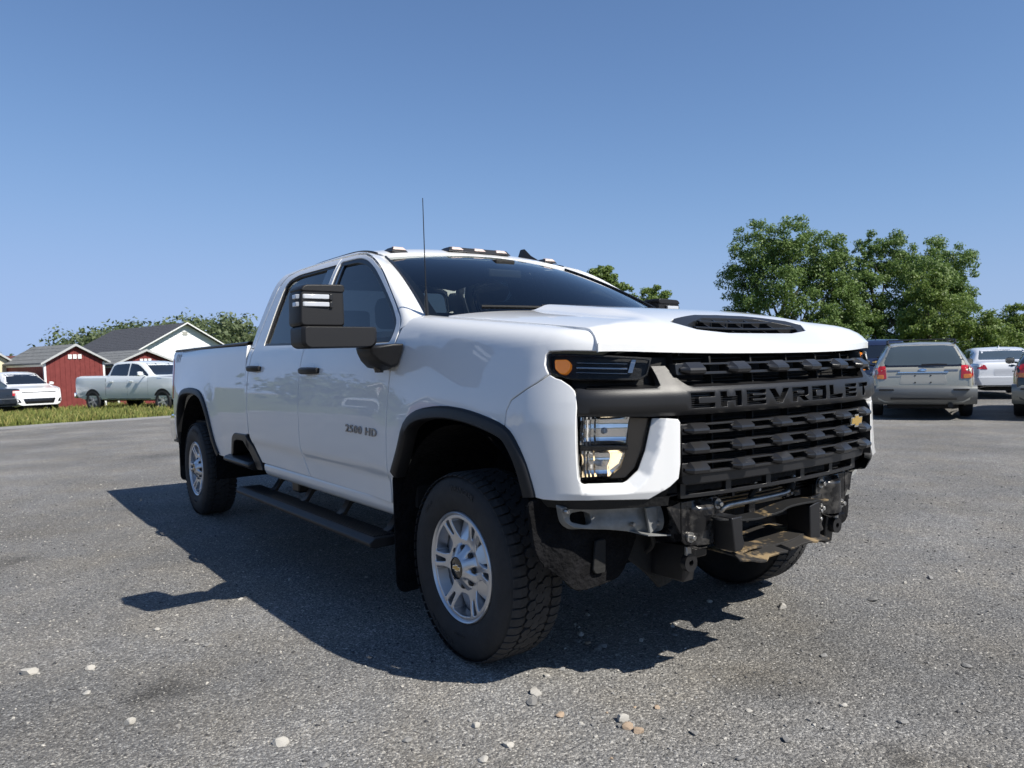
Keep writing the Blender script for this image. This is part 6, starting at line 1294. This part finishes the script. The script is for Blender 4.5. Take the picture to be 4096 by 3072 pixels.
tree('ash_tree', 'small leafy tree rising behind the windscreen of the pickup', tp(1360*1.8517, D), 6, lobes(1360, [(1302, 590, 28, 28, 0), (1320, 615, 34, 34, 0), (1345, 635, 38, 32, 0), (1415, 640, 40, 32, 0), (1375, 660, 65, 40, 0), (1435, 665, 32, 34, 0), (1300, 660, 50, 50, 0), (1250, 690, 50, 40, 0)]), 61, 'leaf_light', 34000, .072, 1, None, trunk_r=.15)
# wood beyond the house and along the horizon: one mass
def wood(name, spots, seed, size, n, m):
    r = random.Random(seed); cl = []
    for (p, w_, h) in spots:
        for _ in range(26):
            z = h*r.uniform(.15, .92); q = w_*r.uniform(.18, .34); cl.append(((p.x+r.gauss(0, w_*.34), p.y+r.gauss(0, w_*.34), p.z+z), (q*1.2, q*1.2, q), q**1.6))
    o = leaves(name, cl, n, size, seed, m); return prop(o, kind='stuff')
sp = []
rw = random.Random(3)
for px, y in ((170, 752), (195, 743), (215, 735), (240, 725), (262, 718), (285, 712), (310, 712), (150, 765), (330, 720), (430, 705), (455, 698), (480, 700), (505, 706), (530, 714), (550, 722), (575, 730), (400, 712), (360, 715)):
    dep = 118+rw.uniform(-8, 12); q = tp(px*1.8517, dep); top = at_depth(px*1.8517, y*1.8517, dep).z; sp.append((q, 7.5, top-q.z+.8))
wood('woodland', sp, 71, .30, 42000, 'leaf_far')
sp = []
for px in range(-300, 5200, 170):
    dep = 190+rw.uniform(-15, 25); q = tp(px, dep); sp.append((q, 13, rw.uniform(4.0, 6.0)))
wood('woodland', sp, 72, .5, 26000, 'leaf_far')
# ------------------------------------------------------------------ what stands behind the photographer (seen mirrored in the paint)
def behind(name, label, x, y, rz, **k):
    return shed(name, label, p=Vector((x, y, terrain(x, y))), heading=rz, **k)
behind('garden_shed', 'red shed with white window, mirrored in the flank of the pickup', -15.5, -9.5, R(60), W=2.6, L=4., he=2.1, hr=3.0, wall='barn_red', roof='shingle_grey', plank=False)
behind('garden_shed', 'cream shed with white door frame, mirrored in the front door', -9., -11.5, R(65), W=3.0, L=4.2, he=2.2, hr=3.2, wall='siding_cream', roof='shingle_dark', plank=False)
behind('house', 'long white house mirrored in the flank of the pickup', -34., -24., R(40), W=7., L=16., he=3.0, hr=5.2, wall='siding_white', roof='shingle_dark', plank=False, vents=False)
sp = []
for i in range(46):
    a = R(200+i*4.6); dd = 70+rw.uniform(-8, 14); sp.append((Vector((CAM_POS.x+dd*math.cos(a), CAM_POS.y+dd*math.sin(a), 0)), 8, rw.uniform(5, 7)))
wood('woodland', sp, 73, .5, 40000, 'leaf_far')
for i, (nm, x, y, rz, lb) in enumerate((('saloon_car', -12.5, -9.0, R(75), 'black saloon car mirrored in the rear door of the pickup'), ('crew_cab_pickup', -20., -12.5, R(80), 'silver pickup truck mirrored in the bed side of the pickup'), ('crossover_car', -6.4, -9.6, R(85), 'navy crossover car mirrored in the front door of the pickup'))):
    src = [o for o in SC.objects if o.parent is None and o.name.startswith(nm) and ('black' in o['label'] or 'silver' in o['label'] or 'navy' in o['label'])][0]
    c_ = copy_tree(src); c_.location = (x, y, terrain(x, y)); c_.rotation_euler = (0, 0, rz); c_['label'] = lb
